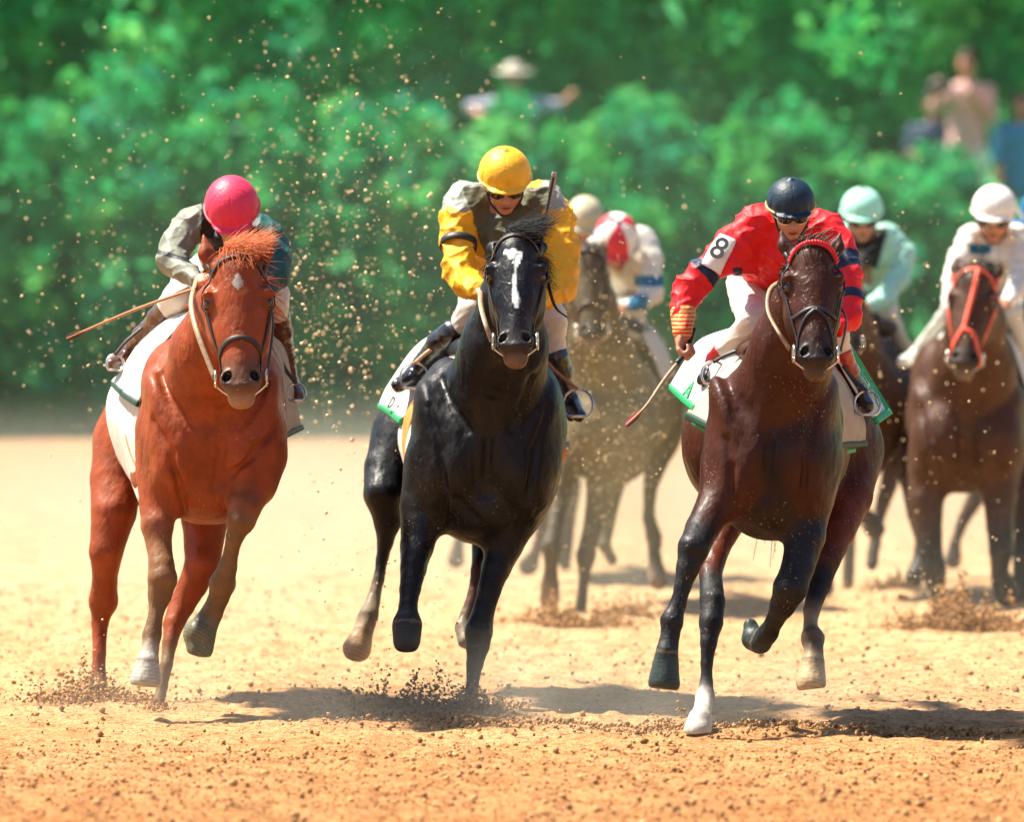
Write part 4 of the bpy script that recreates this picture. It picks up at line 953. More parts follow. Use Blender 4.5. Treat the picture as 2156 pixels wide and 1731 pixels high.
mb = MB(); mb.ribbon(resample([r2.p(1190, 945, .5), r2.p(1165, 1000, .45), r2.p(1140, 1050, .4)], 12), np.tile(nrm(A(.8, -.5, 0)), (12, 1)), .05, .006); mb.build('girth', M['orange'], bk)
saddle(r2, 1055, 690, 72, bk, M['tan_leather'])
stirrup(r2, (872, 795, .62), (940, 715, .62), bk, M['tan_leather'], 30); stirrup(r2, (1217, 852, .42), (1140, 750, .5), bk, M['tan_leather'], 32)

YEL = (.80, .40, .015); GREY = (.30, .32, .27)
J2 = dict(Y=35.7, seat=(1055, 640, .85), label='rider in yellow helmet and yellow silks with black armband on the black horse', seed=4, fold=.012,
    head=dict(c=(1063, 368, .12), r=55, tilt=.52, yaw=.08, roll=.02), neck=(1065, 440, .3),
    torso=[(1065, 500, .38, 88, .2, 88), (1060, 560, .65, 86, .25, 62), (1055, 600, .88, 74, .18, 52), (985, 428, .32, 46, .12, 40), (1142, 430, .32, 46, .12, 42), (1065, 440, .36, 80, .13, 46)],
    arms=dict(la=[(985, 425, .3, 38), (968, 460, .24, 38), (962, 505, .18, 32), (966, 565, .10, 33), (985, 600, .0, 26), (1008, 610, -.12, 19)],
              ra=[(1142, 430, .3, 42), (1170, 470, .26, 40), (1182, 530, .2, 36), (1180, 600, .12, 35), (1150, 625, .02, 26), (1125, 630, -.08, 18)]),
    legs=dict(ll=dict(leg=[(1015, 605, .88, 50), (1005, 640, .6, 38), (1000, 655, .42, 34), (978, 680, .46, 29)], boot=[(955, 700, .48, 28), (925, 722, .55, 26), (893, 762, .65, 20), (873, 790, .68, 19), (838, 812, .56, 15)]),
              rl=dict(leg=[(1095, 605, .88, 50), (1140, 640, .6, 38), (1160, 672, .42, 32), (1166, 735, .46, 26)], boot=[(1170, 750, .46, 28), (1180, 785, .5, 25), (1192, 822, .56, 19), (1204, 850, .56, 17), (1220, 876, .44, 15)])),
    hands=[dict(at=(1008, 610, -.12), d=(.35, -.6, -.5), ax=(-.6, -.5, .5), n=(.5, .5, 0), g='la'), dict(at=(1125, 632, -.08), d=(-.3, -.7, .3), ax=(.7, -.3, .4), n=(-.3, .3, -.6), g='ra')],
    goggles='black', cols=dict(SKIN, shirt=YEL, breech=(.60, .56, .46), boot=(.012, .012, .014), cap=(.85, .45, .02), button=(.75, .35, .02), band=(.75, .52, .12)))
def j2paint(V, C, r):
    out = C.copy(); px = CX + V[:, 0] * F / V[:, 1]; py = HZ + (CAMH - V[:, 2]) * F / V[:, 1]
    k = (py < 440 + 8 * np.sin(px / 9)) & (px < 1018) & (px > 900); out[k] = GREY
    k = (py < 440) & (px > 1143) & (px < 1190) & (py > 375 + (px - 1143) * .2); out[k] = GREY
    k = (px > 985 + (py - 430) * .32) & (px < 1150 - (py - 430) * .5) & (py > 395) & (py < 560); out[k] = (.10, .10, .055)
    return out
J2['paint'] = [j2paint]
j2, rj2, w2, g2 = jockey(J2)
mb = MB(); c = rj2.p(965, 515, .17); ax = nrm(rj2.p(966, 565, .10) - rj2.p(968, 460, .24)); u = nrm(np.cross(ax, A(0, 1, 0))); v = np.cross(ax, u); R_ = rj2.m(35) + .004
P = np.array([c + R_ * (math.cos(a) * u + math.sin(a) * v) for a in np.linspace(0, 2 * math.pi, 36)]); mb.ribbon(P, np.array([nrm(q - c) for q in P]), .036, .006); mb.build('armband', M['black_leather'], j2)
mb = MB(); mb.tube([rj2.p(935, 450, .5), rj2.p(930, 480, .48), rj2.p(936, 508, .3)], .012, 8, 6); mb.build('ribbon', M['blackm'], j2)
g = g2[1]; tip = rj2.p(1166, 372, -.25); d = nrm(tip - g)
whip([g - d * .12, g, (g + tip) / 2, tip], [.008, .008, .0065, .005], M['black_leather'], 'whip', 'dark upright riding whip with a pale leaf-shaped tip beside the yellow helmet', handle=[g - d * .14, g + d * .08], flap=(tip - d * .10, tip + d * .02, M['beige_cloth']))

# ------------------------------------------------------------------ bay horse and the rider in red
BY = dict(coat=(.045, .0115, .005), muzzle=(.016, .013, .012), chin=(.07, .045, .035), lid=(.03, .012, .008), eye=(.004, .003, .003), dark=(.003, .003, .003), earin=(.05, .02, .012),
          leg=(.011, .011, .013), hoof=(.035, .05, .045), sock=WHITE, palehoof=(.50, .36, .20), shaded_body=(.014, .006, .005), redleg=(.10, .022, .009), dust=(.24, .17, .11), sole=(.75, .6, .45))
BAY = dict(Y=33.9, base=(1620, 1530), label='dark bay racehorse with a red braided browband and one white sock, right of centre',
    head=dict(brow=(1712, 530, -.50), chin=(1721, 802, -.74), s=.89, wide=.98, yaw=.05, ears={-1: (-.135, .09, -.15), 1: (.135, .09, -.135)}), step=.0082,
    neck=[(1710, 565, -.30, 40), (1693, 630, -.22, 58), (1672, 720, -.1, 82), (1640, 850, .1, 112)],
    body=[(1627, 950, .22, 134, .34, 150, dict(col='shaded_body')), (1566, 965, .08, 78, .2, 128, dict(k=.055)), (1688, 960, .08, 76, .2, 124, dict(k=.10, col='shaded_body')), (1622, 1065, .14, 96, .22, 74, dict(k=.06, col='shaded_body')),  # mid chest and right pectoral coloured darker, standing for their shade
          (1552, 872, .25, 54, .26, 100, dict(k=.08, rot=.3)), (1722, 850, .25, 46, .26, 95, dict(k=.05, rot=-.25)),
          (1640, 930, .85, 152, .62, 160), (1655, 880, 1.4, 165, .42, 130), (1515, 930, 1.4, 80, .3, 130), (1770, 920, 1.35, 78, .32, 130), (1640, 740, .75, 95, .5, 42)],
    legs=dict(
        rf=[(1532, 985, .12, 50), (1508, 1062, .0, 42), (1478, 1115, -.1, 36, 'leg'), (1460, 1155, -.2, 33), (1448, 1196, -.22, 24), (1437, 1236, -.24, 17), (1427, 1274, -.25, 17), (1414, 1308, -.27, 24), (1411, 1338, -.28, 19), (1404, 1374, -.3, 24, 'hoof'), (1401, 1402, -.3, 29), (1398, 1438, -.31, 34)],
        rh=[(1560, 1010, 1.0, 62), (1535, 1085, .8, 42, 'redleg'), (1512, 1150, .65, 27), (1496, 1210, .5, 24, 'leg'), (1500, 1268, .36, 27), (1497, 1312, .3, 25), (1492, 1355, .26, 17), (1488, 1400, .24, 13), (1487, 1440, .22, 14), (1484, 1466, .2, 20, 'sock'), (1479, 1498, .1, 18), (1474, 1516, .06, 24), (1470, 1540, .03, 30)],
        lf=[(1705, 985, .12, 50), (1702, 1060, .1, 44, 'shaded_body'), (1696, 1130, .02, 42, 'leg'), (1680, 1195, -.05, 34), (1664, 1240, -.1, 36), (1648, 1275, -.06, 27), (1632, 1306, -.0, 18), (1618, 1332, .04, 21), (1600, 1352, .08, 26, 'hoof'), (1586, 1345, .12, 26), (1580, 1318, .14, 16, 'sole')],
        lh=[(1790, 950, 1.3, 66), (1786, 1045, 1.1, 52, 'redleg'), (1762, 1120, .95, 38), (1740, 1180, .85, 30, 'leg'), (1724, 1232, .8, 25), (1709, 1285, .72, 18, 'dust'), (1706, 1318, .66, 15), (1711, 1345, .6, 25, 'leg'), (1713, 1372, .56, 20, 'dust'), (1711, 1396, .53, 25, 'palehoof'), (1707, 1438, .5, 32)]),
    creases=[[(1628, 860), (1625, 940), (1622, 1010)], [(1532, 930), (1544, 990), (1544, 1060)], [(1728, 860), (1704, 960), (1696, 1060)]], sculpt=(1627, 770, 1135, 136, (1672, 690)), extra=[lambda r: half(r.p(1398, 1452, -.3), (-.1, -.1, -1), g='rf'), lambda r: half(r.p(1707, 1452, .5), (.15, -.1, -1), g='lh'), lambda r: half(r.p(1470, 1546, .0), (0, 0, -1), g='rh')],
    cols=BY)
by, r3, h3, hp3, P3 = horse(BAY)
forelock(h3, by, .05, 200, (.03, .02, .014), 51, L=.07, up=.8, lean=0, r=.0026)
mane([r3.p(1660, 560, -.38), r3.p(1640, 640, -.2), r3.p(1610, 720, 0)], by, 240, (.05, .014, .01), 52, -.5, L=.07, r=.0026)
tail(r3, (1630, 800, 1.8), by, (.012, .010, .010), 54, 300, L=.72)
M['red'] = mat('red_braid', (.65, .01, .015), .5)
bridle(h3, P3, by, 'figure8', M['black_leather'], M['red'])
mb = MB(); mb.tube([h3.w(-.115, .05, .455), r3.p(1640, 700, -.66), r3.p(1618, 655, -.5), r3.p(1622, 610, -.38), r3.p(1650, 590, -.1)], .011, 26, 6, flat=.35); mb.build('rein', M['pale_leather'], by)
mb = MB(); mb.tube([h3.w(.115, .05, .455), r3.p(1782, 680, -.5), r3.p(1770, 650, -.2), r3.p(1735, 640, 0)], .010, 26, 6, flat=.35); mb.build('rein', M['black_leather'], by)
c1 = cloth(r3, [[(1545, 690, .9), (1590, 720, .6)], [(1477, 714, 1.0), (1510, 735, .8), (1550, 760, .6)], [(1446, 756, 1.02), (1476, 778, .8), (1515, 800, .62)], [(1412, 812, 1.02), (1434, 832, .85), (1464, 858, .66)]], 'saddle_cloth', M['white_cloth'], by, rip=.006, fr=14)
cloth(r3, [[(1412, 809, 1.01), (1434, 829, .84), (1465, 853, .65)], [(1411, 822, 1.01), (1432, 843, .84), (1461, 868, .65)]], 'trim', M['green'], c1, nv=4, rip=.002, th=.014)
c2 = cloth(r3, [[(1570, 750, .6), (1592, 757, .35)], [(1521, 784, .66), (1555, 800, .36)], [(1482, 822, .7), (1522, 845, .36)], [(1447, 872, .7), (1475, 885, .5), (1502, 898, .36)]], 'saddle_towel', M['beige_cloth'], by, rip=.012)
cloth(r3, [[(1446, 868, .69), (1474, 882, .49), (1503, 895, .35)], [(1446, 882, .69), (1473, 896, .49), (1500, 909, .35)]], 'trim', M['dark_green'], c2, nv=4, rip=.002, th=.016)
cloth(r3, [[(1457, 884, .75), (1490, 902, .55)], [(1460, 895, .75), (1488, 912, .55)]], 'trim', M['green'], c2, nv=4, rip=.002, th=.01)
c3 = cloth(r3, [[(1775, 712, .9), (1755, 740, .6)], [(1808, 768, .96), (1782, 790, .66)], [(1842, 822, 1.0), (1812, 840, .7)], [(1872, 872, 1.0), (1846, 892, .74)]], 'saddle_cloth', M['white_cloth'], by, rip=.004, fr=14)
cloth(r3, [[(1781, 712, .89), (1773, 716, .87)], [(1814, 766, .95), (1805, 771, .93)], [(1846, 820, .99), (1837, 826, .97)], [(1878, 872, .99), (1865, 870, .97)]], 'trim', M['green'], c3, nv=20, rip=0, th=.016)
cloth(r3, [[(1868, 862, .98), (1840, 880, .72)], [(1877, 873, .99), (1848, 893, .73)]], 'trim', M['green'], c3, nv=4, rip=0, th=.018)
c4 = cloth(r3, [[(1752, 770, .6), (1740, 790, .36)], [(1774, 790, .66), (1756, 820, .38)], [(1806, 848, .72), (1772, 860, .4)], [(1822, 895, .72), (1774, 895, .42)], [(1823, 932, .72), (1768, 936, .42)]], 'saddle_towel', M['beige_cloth'], by, rip=.012)
cloth(r3, [[(1824, 928, .71), (1766, 932, .41)], [(1824, 940, .71), (1764, 944, .41)]], 'trim', M['dark_green'], c4, nv=4, rip=0, th=.014)
cloth(r3, [[(1800, 944, .75), (1768, 946, .5)], [(1798, 952, .75), (1766, 958, .5)]], 'trim', M['green'], c4, nv=4, rip=0, th=.012)
saddle(r3, 1655, 705, 72, by, M['black_leather'])
stirrup(r3, (1502, 788, .66), (1560, 735, .62), by, M['black_leather'], 26); stirrup(r3, (1826, 852, .6), (1775, 770, .6), by, M['black_leather'], 28)
def letter(ch_, pos, size, xdir, ydir, m, parent, nm='letter'):
    cu = bpy.data.curves.new(nm, 'FONT'); cu.body = ch_; cu.size = size; cu.extrude = .0015; cu.align_x = 'CENTER'; cu.align_y = 'CENTER'; cu.offset = .0012
    o = bpy.data.objects.new(nm, cu); SC.collection.objects.link(o); bpy.context.view_layer.update()
    me = bpy.data.meshes.new_from_object(o.evaluated_get(bpy.context.evaluated_depsgraph_get())); bpy.data.objects.remove(o)
    V = np.array([v.co[:] for v in me.vertices]); xd = nrm(xdir); zd = nrm(np.cross(xd, ydir)); yd = np.cross(zd, xd)
    V = pos + V[:, :1] * xd + V[:, 1:2] * yd + V[:, 2:] * zd; Fc = [tuple(p.vertices) for p in me.polygons]
    return meshobj(nm, V, Fc, m, parent, smooth=False)
a, b, c = r3.p(1446, 756, 1.02), r3.p(1412, 812, 1.02), r3.p(1464, 858, .66)
xd = nrm(c - b); yd = nrm(a - b); n_ = nrm(np.cross(xd, yd))
n_ = n_ if n_[1] < 0 else -n_
letter('A', r3.p(1457, 828, .80) + n_ * .02, .12, xd, yd, M['green'], c1)
letter('B', r3.p(1478, 800, .80) + n_ * .02, .10, xd, yd, M['green'], c1) if False else None
a, b, c = r3.p(1812, 768, .96), r3.p(1872, 872, 1.0), r3.p(1846, 892, .74)
xd = nrm(b - a); yd = nrm(b - c); n2 = nrm(np.cross(xd, yd)); 
n2 = n2 if n2[0] > 0 else -n2
yd2 = yd if np.cross(nrm(xd), yd) @ n2 > 0 else -yd
for ch_, t_ in (('E', .02), ('R', .36), ('B', .70)):
    p_ = (r3.p(1808, 768, .96) * (1 - t_) + r3.p(1872, 872, 1.0) * t_) * .52 + (r3.p(1782, 790, .66) * (1 - t_) + r3.p(1846, 892, .74) * t_) * .48
    if ch_ != 'B': letter(ch_, p_ + n2 * .024 + xd * .045, .155, xd, yd2, M['green'], c3)
a, b, c = r2.p(822, 808, 1.0), r2.p(798, 853, 1.0), r2.p(845, 885, .66); xd = nrm(c - b); yd = nrm(a - b)
# black horse cloth numeral
letter('D', r2.p(829, 851, .82) + A(-.01, -.03, .005), .075, xd, yd, M['blackm'], bk)

RED = (.72, .012, .018); NAVY = (.012, .02, .05)
J3 = dict(Y=34.1, seat=(1640, 660, .85), label='rider in red silks with navy stripes and a navy helmet, on the bay horse', seed=6, fold=.009,
    head=dict(c=(1665, 428, .14), r=51, tilt=.42, yaw=.10, roll=.0), neck=(1668, 495, .32),
    torso=[(1655, 520, .42, 72, .2, 66), (1625, 555, .65, 70, .24, 60), (1620, 600, .88, 66, .17, 48), (1600, 470, .34, 44, .12, 36), (1735, 485, .34, 40, .12, 36), (1665, 475, .36, 76, .13, 42), (1560, 545, .4, 40, .12, 40)],
    arms=dict(la=[(1592, 478, .32, 38), (1552, 510, .28, 40), (1520, 545, .26, 38), (1478, 578, .25, 32), (1450, 610, .24, 33), (1441, 640, .22, 27), (1437, 662, .18, 20), (1437, 692, .15, 18)],
              ra=[(1742, 485, .3, 34), (1772, 522, .24, 30), (1786, 575, .16, 27), (1790, 632, .08, 26), (1788, 668, .03, 24), (1765, 690, -.04, 17)]),
    legs=dict(ll=dict(leg=[(1575, 600, .88, 46), (1578, 635, .6, 38), (1592, 678, .42, 36), (1556, 712, .48, 27), (1528, 730, .52, 22)], boot=[(1522, 736, .54, 21), (1506, 760, .58, 19), (1500, 775, .62, 16), (1482, 800, .5, 15)]),
              rl=dict(leg=[(1680, 610, .88, 46), (1725, 660, .6, 34), (1758, 705, .42, 27), (1768, 732, .46, 23)], boot=[(1772, 742, .47, 23), (1786, 780, .52, 20), (1808, 822, .56, 15), (1828, 855, .48, 14)])),
    hands=[dict(at=(1437, 694, .15), d=(-.12, -.18, -1), ax=(-.15, -1, .1), n=(.9, -.3, -.1), g='la', s=1.08), dict(at=(1765, 690, -.04), d=(-.6, -.6, 0), ax=(.5, -.6, .5), n=(-.3, .3, -.6), g='ra')],
    goggles='white', cols=dict(SKIN, shirt=RED, breech=(.58, .53, .46), boot=(.012, .012, .014), redtop=(.35, .01, .015), cap=(.006, .022, .04), button=(.006, .015, .03), band=(.62, .42, .12)))
for q, b in (('ll', 'redtop'), ('rl', 'redtop')):
    nd = J3['legs'][q]['boot']; nd[0] = (*nd[0], b); nd[1] = (*nd[1], 'boot')
    if q == 'rl': nd[1] = (*nd[1][:4], 'boot')
def seg_band(V, a, b, t0, t1, rad):
    ab = b - a; t = (V - a) @ ab / (ab @ ab); d = np.linalg.norm(V - a - np.clip(t, 0, 1)[:, None] * ab, axis=1); return (t > t0) & (t < t1) & (d < rad)
def j3paint(V, C, r):
    out = C.copy(); p = r.p
    out[seg_band(V, p(1520, 545, .26), p(1450, 610, .24), .34, .58, .10)] = NAVY
    out[seg_band(V, p(1560, 515, .28), p(1520, 545, .26), .55, 1.0, .12) & (V[:, 2] < p(0, 563, .26)[2])] = NAVY
    out[seg_band(V, p(1772, 522, .24), p(1786, 575, .16), .35, 1.0, .085)] = NAVY; out[seg_band(V, p(1786, 575, .16), p(1790, 632, .08), .75, 1.1, .085)] = NAVY
    out[seg_band(V, p(1790, 632, .08), p(1788, 660, .03), -.1, .25, .085)] = NAVY
    return out
J3['paint'] = [j3paint]
j3, rj3, w3, g3 = jockey(J3)
cuffp = [dict(p, g='body') for p in rj3.chain([(1438, 660, .19, 27), (1437, 698, .145, 21)], 'la', col='shirt')]
def cuffpaint(V, C):
    k = (V[:, 2] * 62 % 1) < .68; C = C.copy(); C[k] = (.75, .42, .13); C[~k] = RED; return C
V, Q, C = sdf_mesh(cuffp, .004, dict(shirt=RED), [cuffpaint], None, 1, .003); meshobj('cuff', V, Q, M['satin'], j3, C)
# number patch on the upper arm
P0 = rj3.p(1521, 545, .26); ax1 = nrm(rj3.p(1546, 515, .27) - rj3.p(1494, 572, .25)); ny = nrm(A(-.35, -1, .25)); ny = nrm(ny - ax1 * (ny @ ax1)); sx = np.cross(ax1, ny)
sx = sx if sx[0] > 0 else -sx
ax2 = nrm(A(.42, 0, .9)); ax2 = nrm(ax2 - ny * (ny @ ax2)); sx = np.cross(ax2, ny); sx = sx if sx[0] > 0 else -sx
arm_only = [p for p in rj3.chain([(a, b, c, q) for a, b, c, q in J3['arms']['la']], 'body', k=.02, col='shirt')] + [rj3.ell(*e[:6], k=.05, col='shirt') for e in J3['torso']]
Vp = []; nu, nv = 14, 18
for i in range(nv):
    for j in range(nu):
        u = (j / (nu - 1) - .5); v = (i / (nv - 1) - .5); k = 1 - .12 * (2 * abs(v)) ** 4; Vp.append(P0 + sx * u * .088 * k + ax2 * v * .15 + ny * .12)
Vp = project(arm_only, np.array(Vp), -ny, .012, start=0)
G = np.concatenate([Vp, Vp - ny * .012]); m_ = nu * nv; Fc = []
for i in range(nv - 1):
    for j in range(nu - 1):
        a = i * nu + j; Fc += [(a, a + 1, a + nu + 1, a + nu), (a + nu + m_, a + nu + 1 + m_, a + 1 + m_, a + m_)]
eg = list(range(nu)) + [i * nu + nu - 1 for i in range(1, nv)] + [(nv - 1) * nu + j for j in range(nu - 2, -1, -1)] + [i * nu for i in range(nv - 2, 0, -1)]
Fc += [(eg[(i + 1) % len(eg)], eg[i], eg[i] + m_, eg[(i + 1) % len(eg)] + m_) for i in range(len(eg))]
patch = meshobj('number_patch', G, Fc, M['white'], j3)
pc = Vp.reshape(nv, nu, 3)[nv // 2, nu // 2]
letter('8', pc + ny * .016, .13, sx, ax2, M['blackm'], patch, 'number')
g = g3[0]; tip = rj3.p(1318, 896, -.35)
mid1 = rj3.p(1398, 800, -.05)
whip([g + A(.03, .05, .08), g, mid1, rj3.p(1360, 855, -.2), tip], [.009, .009, .0075, .006, .005], M['pale_leather'], 'whip', 'curved pale riding whip with a dark red flap, held by the rider in red', handle=[g + A(.03, .05, .09), g, g + (mid1 - g) * .45],
     flap=(rj3.p(1352, 864, -.22), tip, mat('red_leather', (.30, .02, .03), .5)))
#SECTION5
# ------------------------------------------------------------------ the four chasing horses and riders
def brown_cols(c, leg=(.05, .035, .022)):
    return dict(coat=c, muzzle=(.035, .028, .024), chin=(.16, .12, .09), lid=(.03, .015, .01), eye=(.005, .004, .003), dark=(.004, .004, .004), earin=(.05, .03, .02),
                leg=leg, hoof=(.07, .055, .04), sock=WHITE, dust=(.20, .14, .09))
HM = dict(Y=44.0, base=(1270, 1290), step=.014, mat='dusty', label='dusty dark brown horse between the leaders, under the rider with the red and white cap',
    head=dict(brow=(1234, 538, -.5), chin=(1252, 742, -.72), s=.84, yaw=.1), neck=[(1235, 555, -.38, 34), (1248, 640, -.25, 46), (1262, 720, -.1, 62), (1285, 810, .1, 82)],
    body=[(1285, 860, .22, 108, .34, 118), (1250, 900, .02, 60, .22, 80), (1330, 900, .02, 58, .22, 80), (1290, 960, .16, 80, .24, 60), (1305, 850, .85, 118, .62, 120), (1335, 840, 1.4, 105, .4, 100), (1392, 880, 1.4, 44, .3, 95), (1265, 880, 1.4, 50, .3, 95), (1300, 720, .75, 70, .5, 30)],
    legs=dict(rf=[(1215, 915, .12, 40), (1190, 990, .05, 30), (1177, 1048, 0, 22, 'leg'), (1168, 1110, -.1, 16), (1160, 1150, -.14, 20), (1160, 1195, -.1, 14), (1158, 1232, -.05, 20, 'dust'), (1157, 1262, -.02, 22)],
              lf=[(1300, 950, .12, 40), (1268, 1020, .08, 33), (1255, 1080, .04, 24, 'leg'), (1240, 1140, .0, 19), (1233, 1172, 0, 22), (1230, 1215, 0, 12), (1225, 1262, 0, 12), (1222, 1288, 0, 15, 'dust')],
              lh=[(1385, 910, 1.3, 46), (1380, 975, 1.2, 26), (1368, 1035, 1.15, 15, 'leg'), (1366, 1090, 1.15, 14), (1377, 1130, 1.1, 18), (1378, 1170, 1.1, 14), (1381, 1205, 1.05, 20, 'dust'), (1386, 1222, 1.0, 22)],
              rh=[(1290, 960, 1.3, 46), (1282, 1050, 1.2, 25), (1275, 1110, 1.15, 18, 'leg'), (1272, 1150, 1.1, 14), (1290, 1180, 1.1, 12)]), cols=brown_cols((.085, .062, .03), (.06, .045, .025)))
HT = dict(Y=47.5, base=(1140, 1250), step=.016, mat='dusty', label='brown horse almost hidden behind the black horse, under the rider in the tan cap',
    head=dict(brow=(1150, 560, -.5), chin=(1150, 740, -.72), s=.8), neck=[(1150, 570, -.38, 30), (1150, 700, -.1, 56), (1150, 800, .1, 78)],
    body=[(1150, 850, .22, 96, .34, 108), (1150, 950, .16, 76, .24, 55), (1155, 850, .85, 108, .62, 112), (1150, 830, 1.4, 100, .4, 100)],
    legs=dict(rf=[(1110, 915, .12, 38), (1140, 1000, .0, 28), (1148, 1060, -.1, 20, 'leg'), (1142, 1120, -.1, 15), (1128, 1165, .0, 12), (1113, 1192, .05, 22, 'dust')],
              lf=[(1190, 915, .12, 38), (1185, 1000, .1, 28), (1180, 1060, .1, 18, 'leg'), (1176, 1120, .1, 18), (1172, 1180, .1, 12)],
              rh=[(1080, 900, 1.3, 44), (1030, 1010, 1.2, 26), (985, 1090, 1.2, 15, 'leg'), (966, 1140, 1.2, 12), (960, 1180, 1.2, 20, 'dust')],
              lh=[(1190, 900, 1.3, 44), (1200, 1030, 1.1, 24), (1196, 1120, 1.1, 14, 'leg'), (1190, 1190, 1.1, 14)]), cols=brown_cols((.07, .04, .022)))
HN = dict(Y=45.5, base=(1820, 1260), step=.015, mat='dusty', label='brown horse half hidden behind the bay, under the rider in the mint helmet',
    head=dict(brow=(1775, 580, -.5), chin=(1790, 770, -.72), s=.8), neck=[(1776, 590, -.38, 32), (1785, 700, -.1, 56), (1805, 800, .1, 80)],
    body=[(1812, 850, .22, 98, .34, 110), (1812, 940, .16, 76, .24, 55), (1835, 840, .85, 108, .62, 112), (1862, 800, 1.4, 92, .4, 100)],
    legs=dict(rf=[(1770, 915, .12, 38), (1760, 1000, .0, 28), (1750, 1080, -.1, 18, 'leg'), (1742, 1160, -.1, 14), (1740, 1240, .05, 18, 'dust')],
              lf=[(1860, 905, .12, 38), (1830, 980, -.05, 28), (1800, 1040, -.15, 19, 'leg'), (1815, 1075, -.05, 14), (1832, 1100, .0, 20), (1842, 1115, .05, 22)],
              lh=[(1900, 880, 1.3, 40), (1880, 990, 1.1, 22), (1850, 1090, 1.0, 14, 'leg'), (1835, 1190, .9, 14)], rh=[(1800, 900, 1.3, 44), (1790, 1030, 1.1, 24), (1790, 1120, 1.1, 14, 'leg'), (1785, 1230, 1.1, 14)]), cols=brown_cols((.10, .05, .028)))
HR = dict(Y=44.3, base=(2030, 1290), step=.012, mat='coat', label='brown horse with an orange-red bridle at the right edge of the field',
    head=dict(brow=(2052, 580, -.5), chin=(2024, 806, -.74), s=.94, yaw=-.1), neck=[(2054, 595, -.38, 42), (2055, 680, -.2, 58), (2052, 770, -.0, 84), (2045, 840, .1, 100)], sculpt=(2035, 790, 1040, 126, (2052, 740)),
    body=[(2035, 880, .22, 128, .34, 128), (1985, 930, .02, 70, .2, 96, dict(k=.03)), (2090, 930, .02, 66, .2, 92, dict(k=.03)), (2030, 980, .16, 92, .24, 60), (2060, 880, .85, 128, .62, 130), (2075, 850, 1.4, 120, .4, 115), (1960, 780, .3, 40, .24, 70, dict(k=.05, rot=.25))],
    legs=dict(rf=[(1960, 970, .12, 48), (1950, 1050, .05, 38), (1955, 1120, .02, 29, 'leg'), (1960, 1165, .0, 25), (1966, 1205, .0, 27), (1974, 1250, 0, 16), (1977, 1290, .0, 18)],
              lf=[(2110, 960, .12, 46), (2105, 1040, .0, 36), (2105, 1110, -.05, 28, 'leg'), (2108, 1160, -.08, 26), (2105, 1200, -.05, 19), (2112, 1230, .0, 24), (2120, 1252, .02, 27)],
              rh=[(1950, 930, 1.3, 50), (1930, 1010, 1.1, 36), (1935, 1080, 1.0, 26, 'leg'), (1945, 1140, .95, 18), (1940, 1185, .9, 20), (1925, 1216, .85, 20)],
              lh=[(2130, 930, 1.3, 50), (2150, 1030, 1.1, 36), (2158, 1110, 1.0, 24, 'leg'), (2150, 1180, .9, 18), (2150, 1250, .85, 18)]), cols=brown_cols((.062, .026, .014), (.018, .016, .014)))
HR['creases'] = [[(2035, 850), (2032, 950)], [(1945, 860), (1975, 950), (1985, 1010)]]
hm, rm, hhm, hpm, Pm = horse(HM); htt, rt_, hht, hpt, Pt = horse(HT); hn, rn, hhn, hpn, Pn = horse(HN); hr, rr, hhr, hpr, Pr = horse(HR)
def shift(v, dx):
    return [(q[0] + dx, *q[1:]) for q in v]
HB = dict(HT, Y=47.0, base=(2190, 1250), label='brown horse cut by the right edge, behind the rider in the white helmet', head=dict(brow=(2196, 560, -.5), chin=(2196, 740, -.72), s=.8), neck=shift(HT['neck'], 1046), body=shift(HT['body'], 1046), legs={k: shift(v, 1046) for k, v in HT['legs'].items()})
hb, rb, hhb, hpb, Pb = horse(HB)
for t_, h_, P_, x in ((hm, hhm, Pm, 1300), (htt, hht, Pt, 1150), (hn, hhn, Pn, 1850), (hr, hhr, Pr, 2070)):
    forelock(h_, t_, .2, 130, (.02, .015, .012), int(x), L=.12, up=.6, lean=.1, r=.004)
tail(rm, (1340, 770, 1.8), hm, (.02, .015, .01), 61, 120); tail(rt_, (1150, 770, 1.8), htt, (.02, .015, .01), 62, 120); tail(rn, (1865, 740, 1.8), hn, (.02, .015, .01), 63, 120); tail(rr, (2080, 770, 1.8), hr, (.02, .015, .01), 64, 120)
bridle(hhm, Pm, hm, 'plain', M['leather']); bridle(hht, Pt, htt, 'plain', M['leather']); bridle(hhn, Pn, hn, 'plain', M['leather'])
M['coral'] = mat('coral_leather', (.75, .10, .05), .5)
bridle(hhr, Pr, hr, 'star', M['coral'])
saddle(rm, 1305, 690, 56, hm, M['leather']); saddle(rt_, 1150, 690, 52, htt, M['leather']); saddle(rn, 1840, 690, 52, hn, M['leather']); saddle(rr, 2070, 700, 60, hr, M['black_leather'])
cloth(rm, [[(1375, 690, .9), (1355, 700, .5)], [(1405, 740, .95), (1380, 760, .5)], [(1420, 790, .95), (1395, 800, .5)]], 'saddle_cloth', M['white_cloth'], hm, rip=.01)
cloth(rr, [[(1990, 680, .9), (2005, 700, .5)], [(1945, 735, .95), (1962, 760, .5)], [(1925, 770, .95), (1942, 790, .5)]], 'saddle_cloth', M['white_cloth'], hr, rip=.01)
cloth(rr, [[(2112, 670, .9), (2100, 690, .5)], [(2150, 735, .95), (2136, 740, .5)], [(2185, 810, .95), (2160, 815, .5)]], 'saddle_cloth', M['white_cloth'], hr, rip=.01)

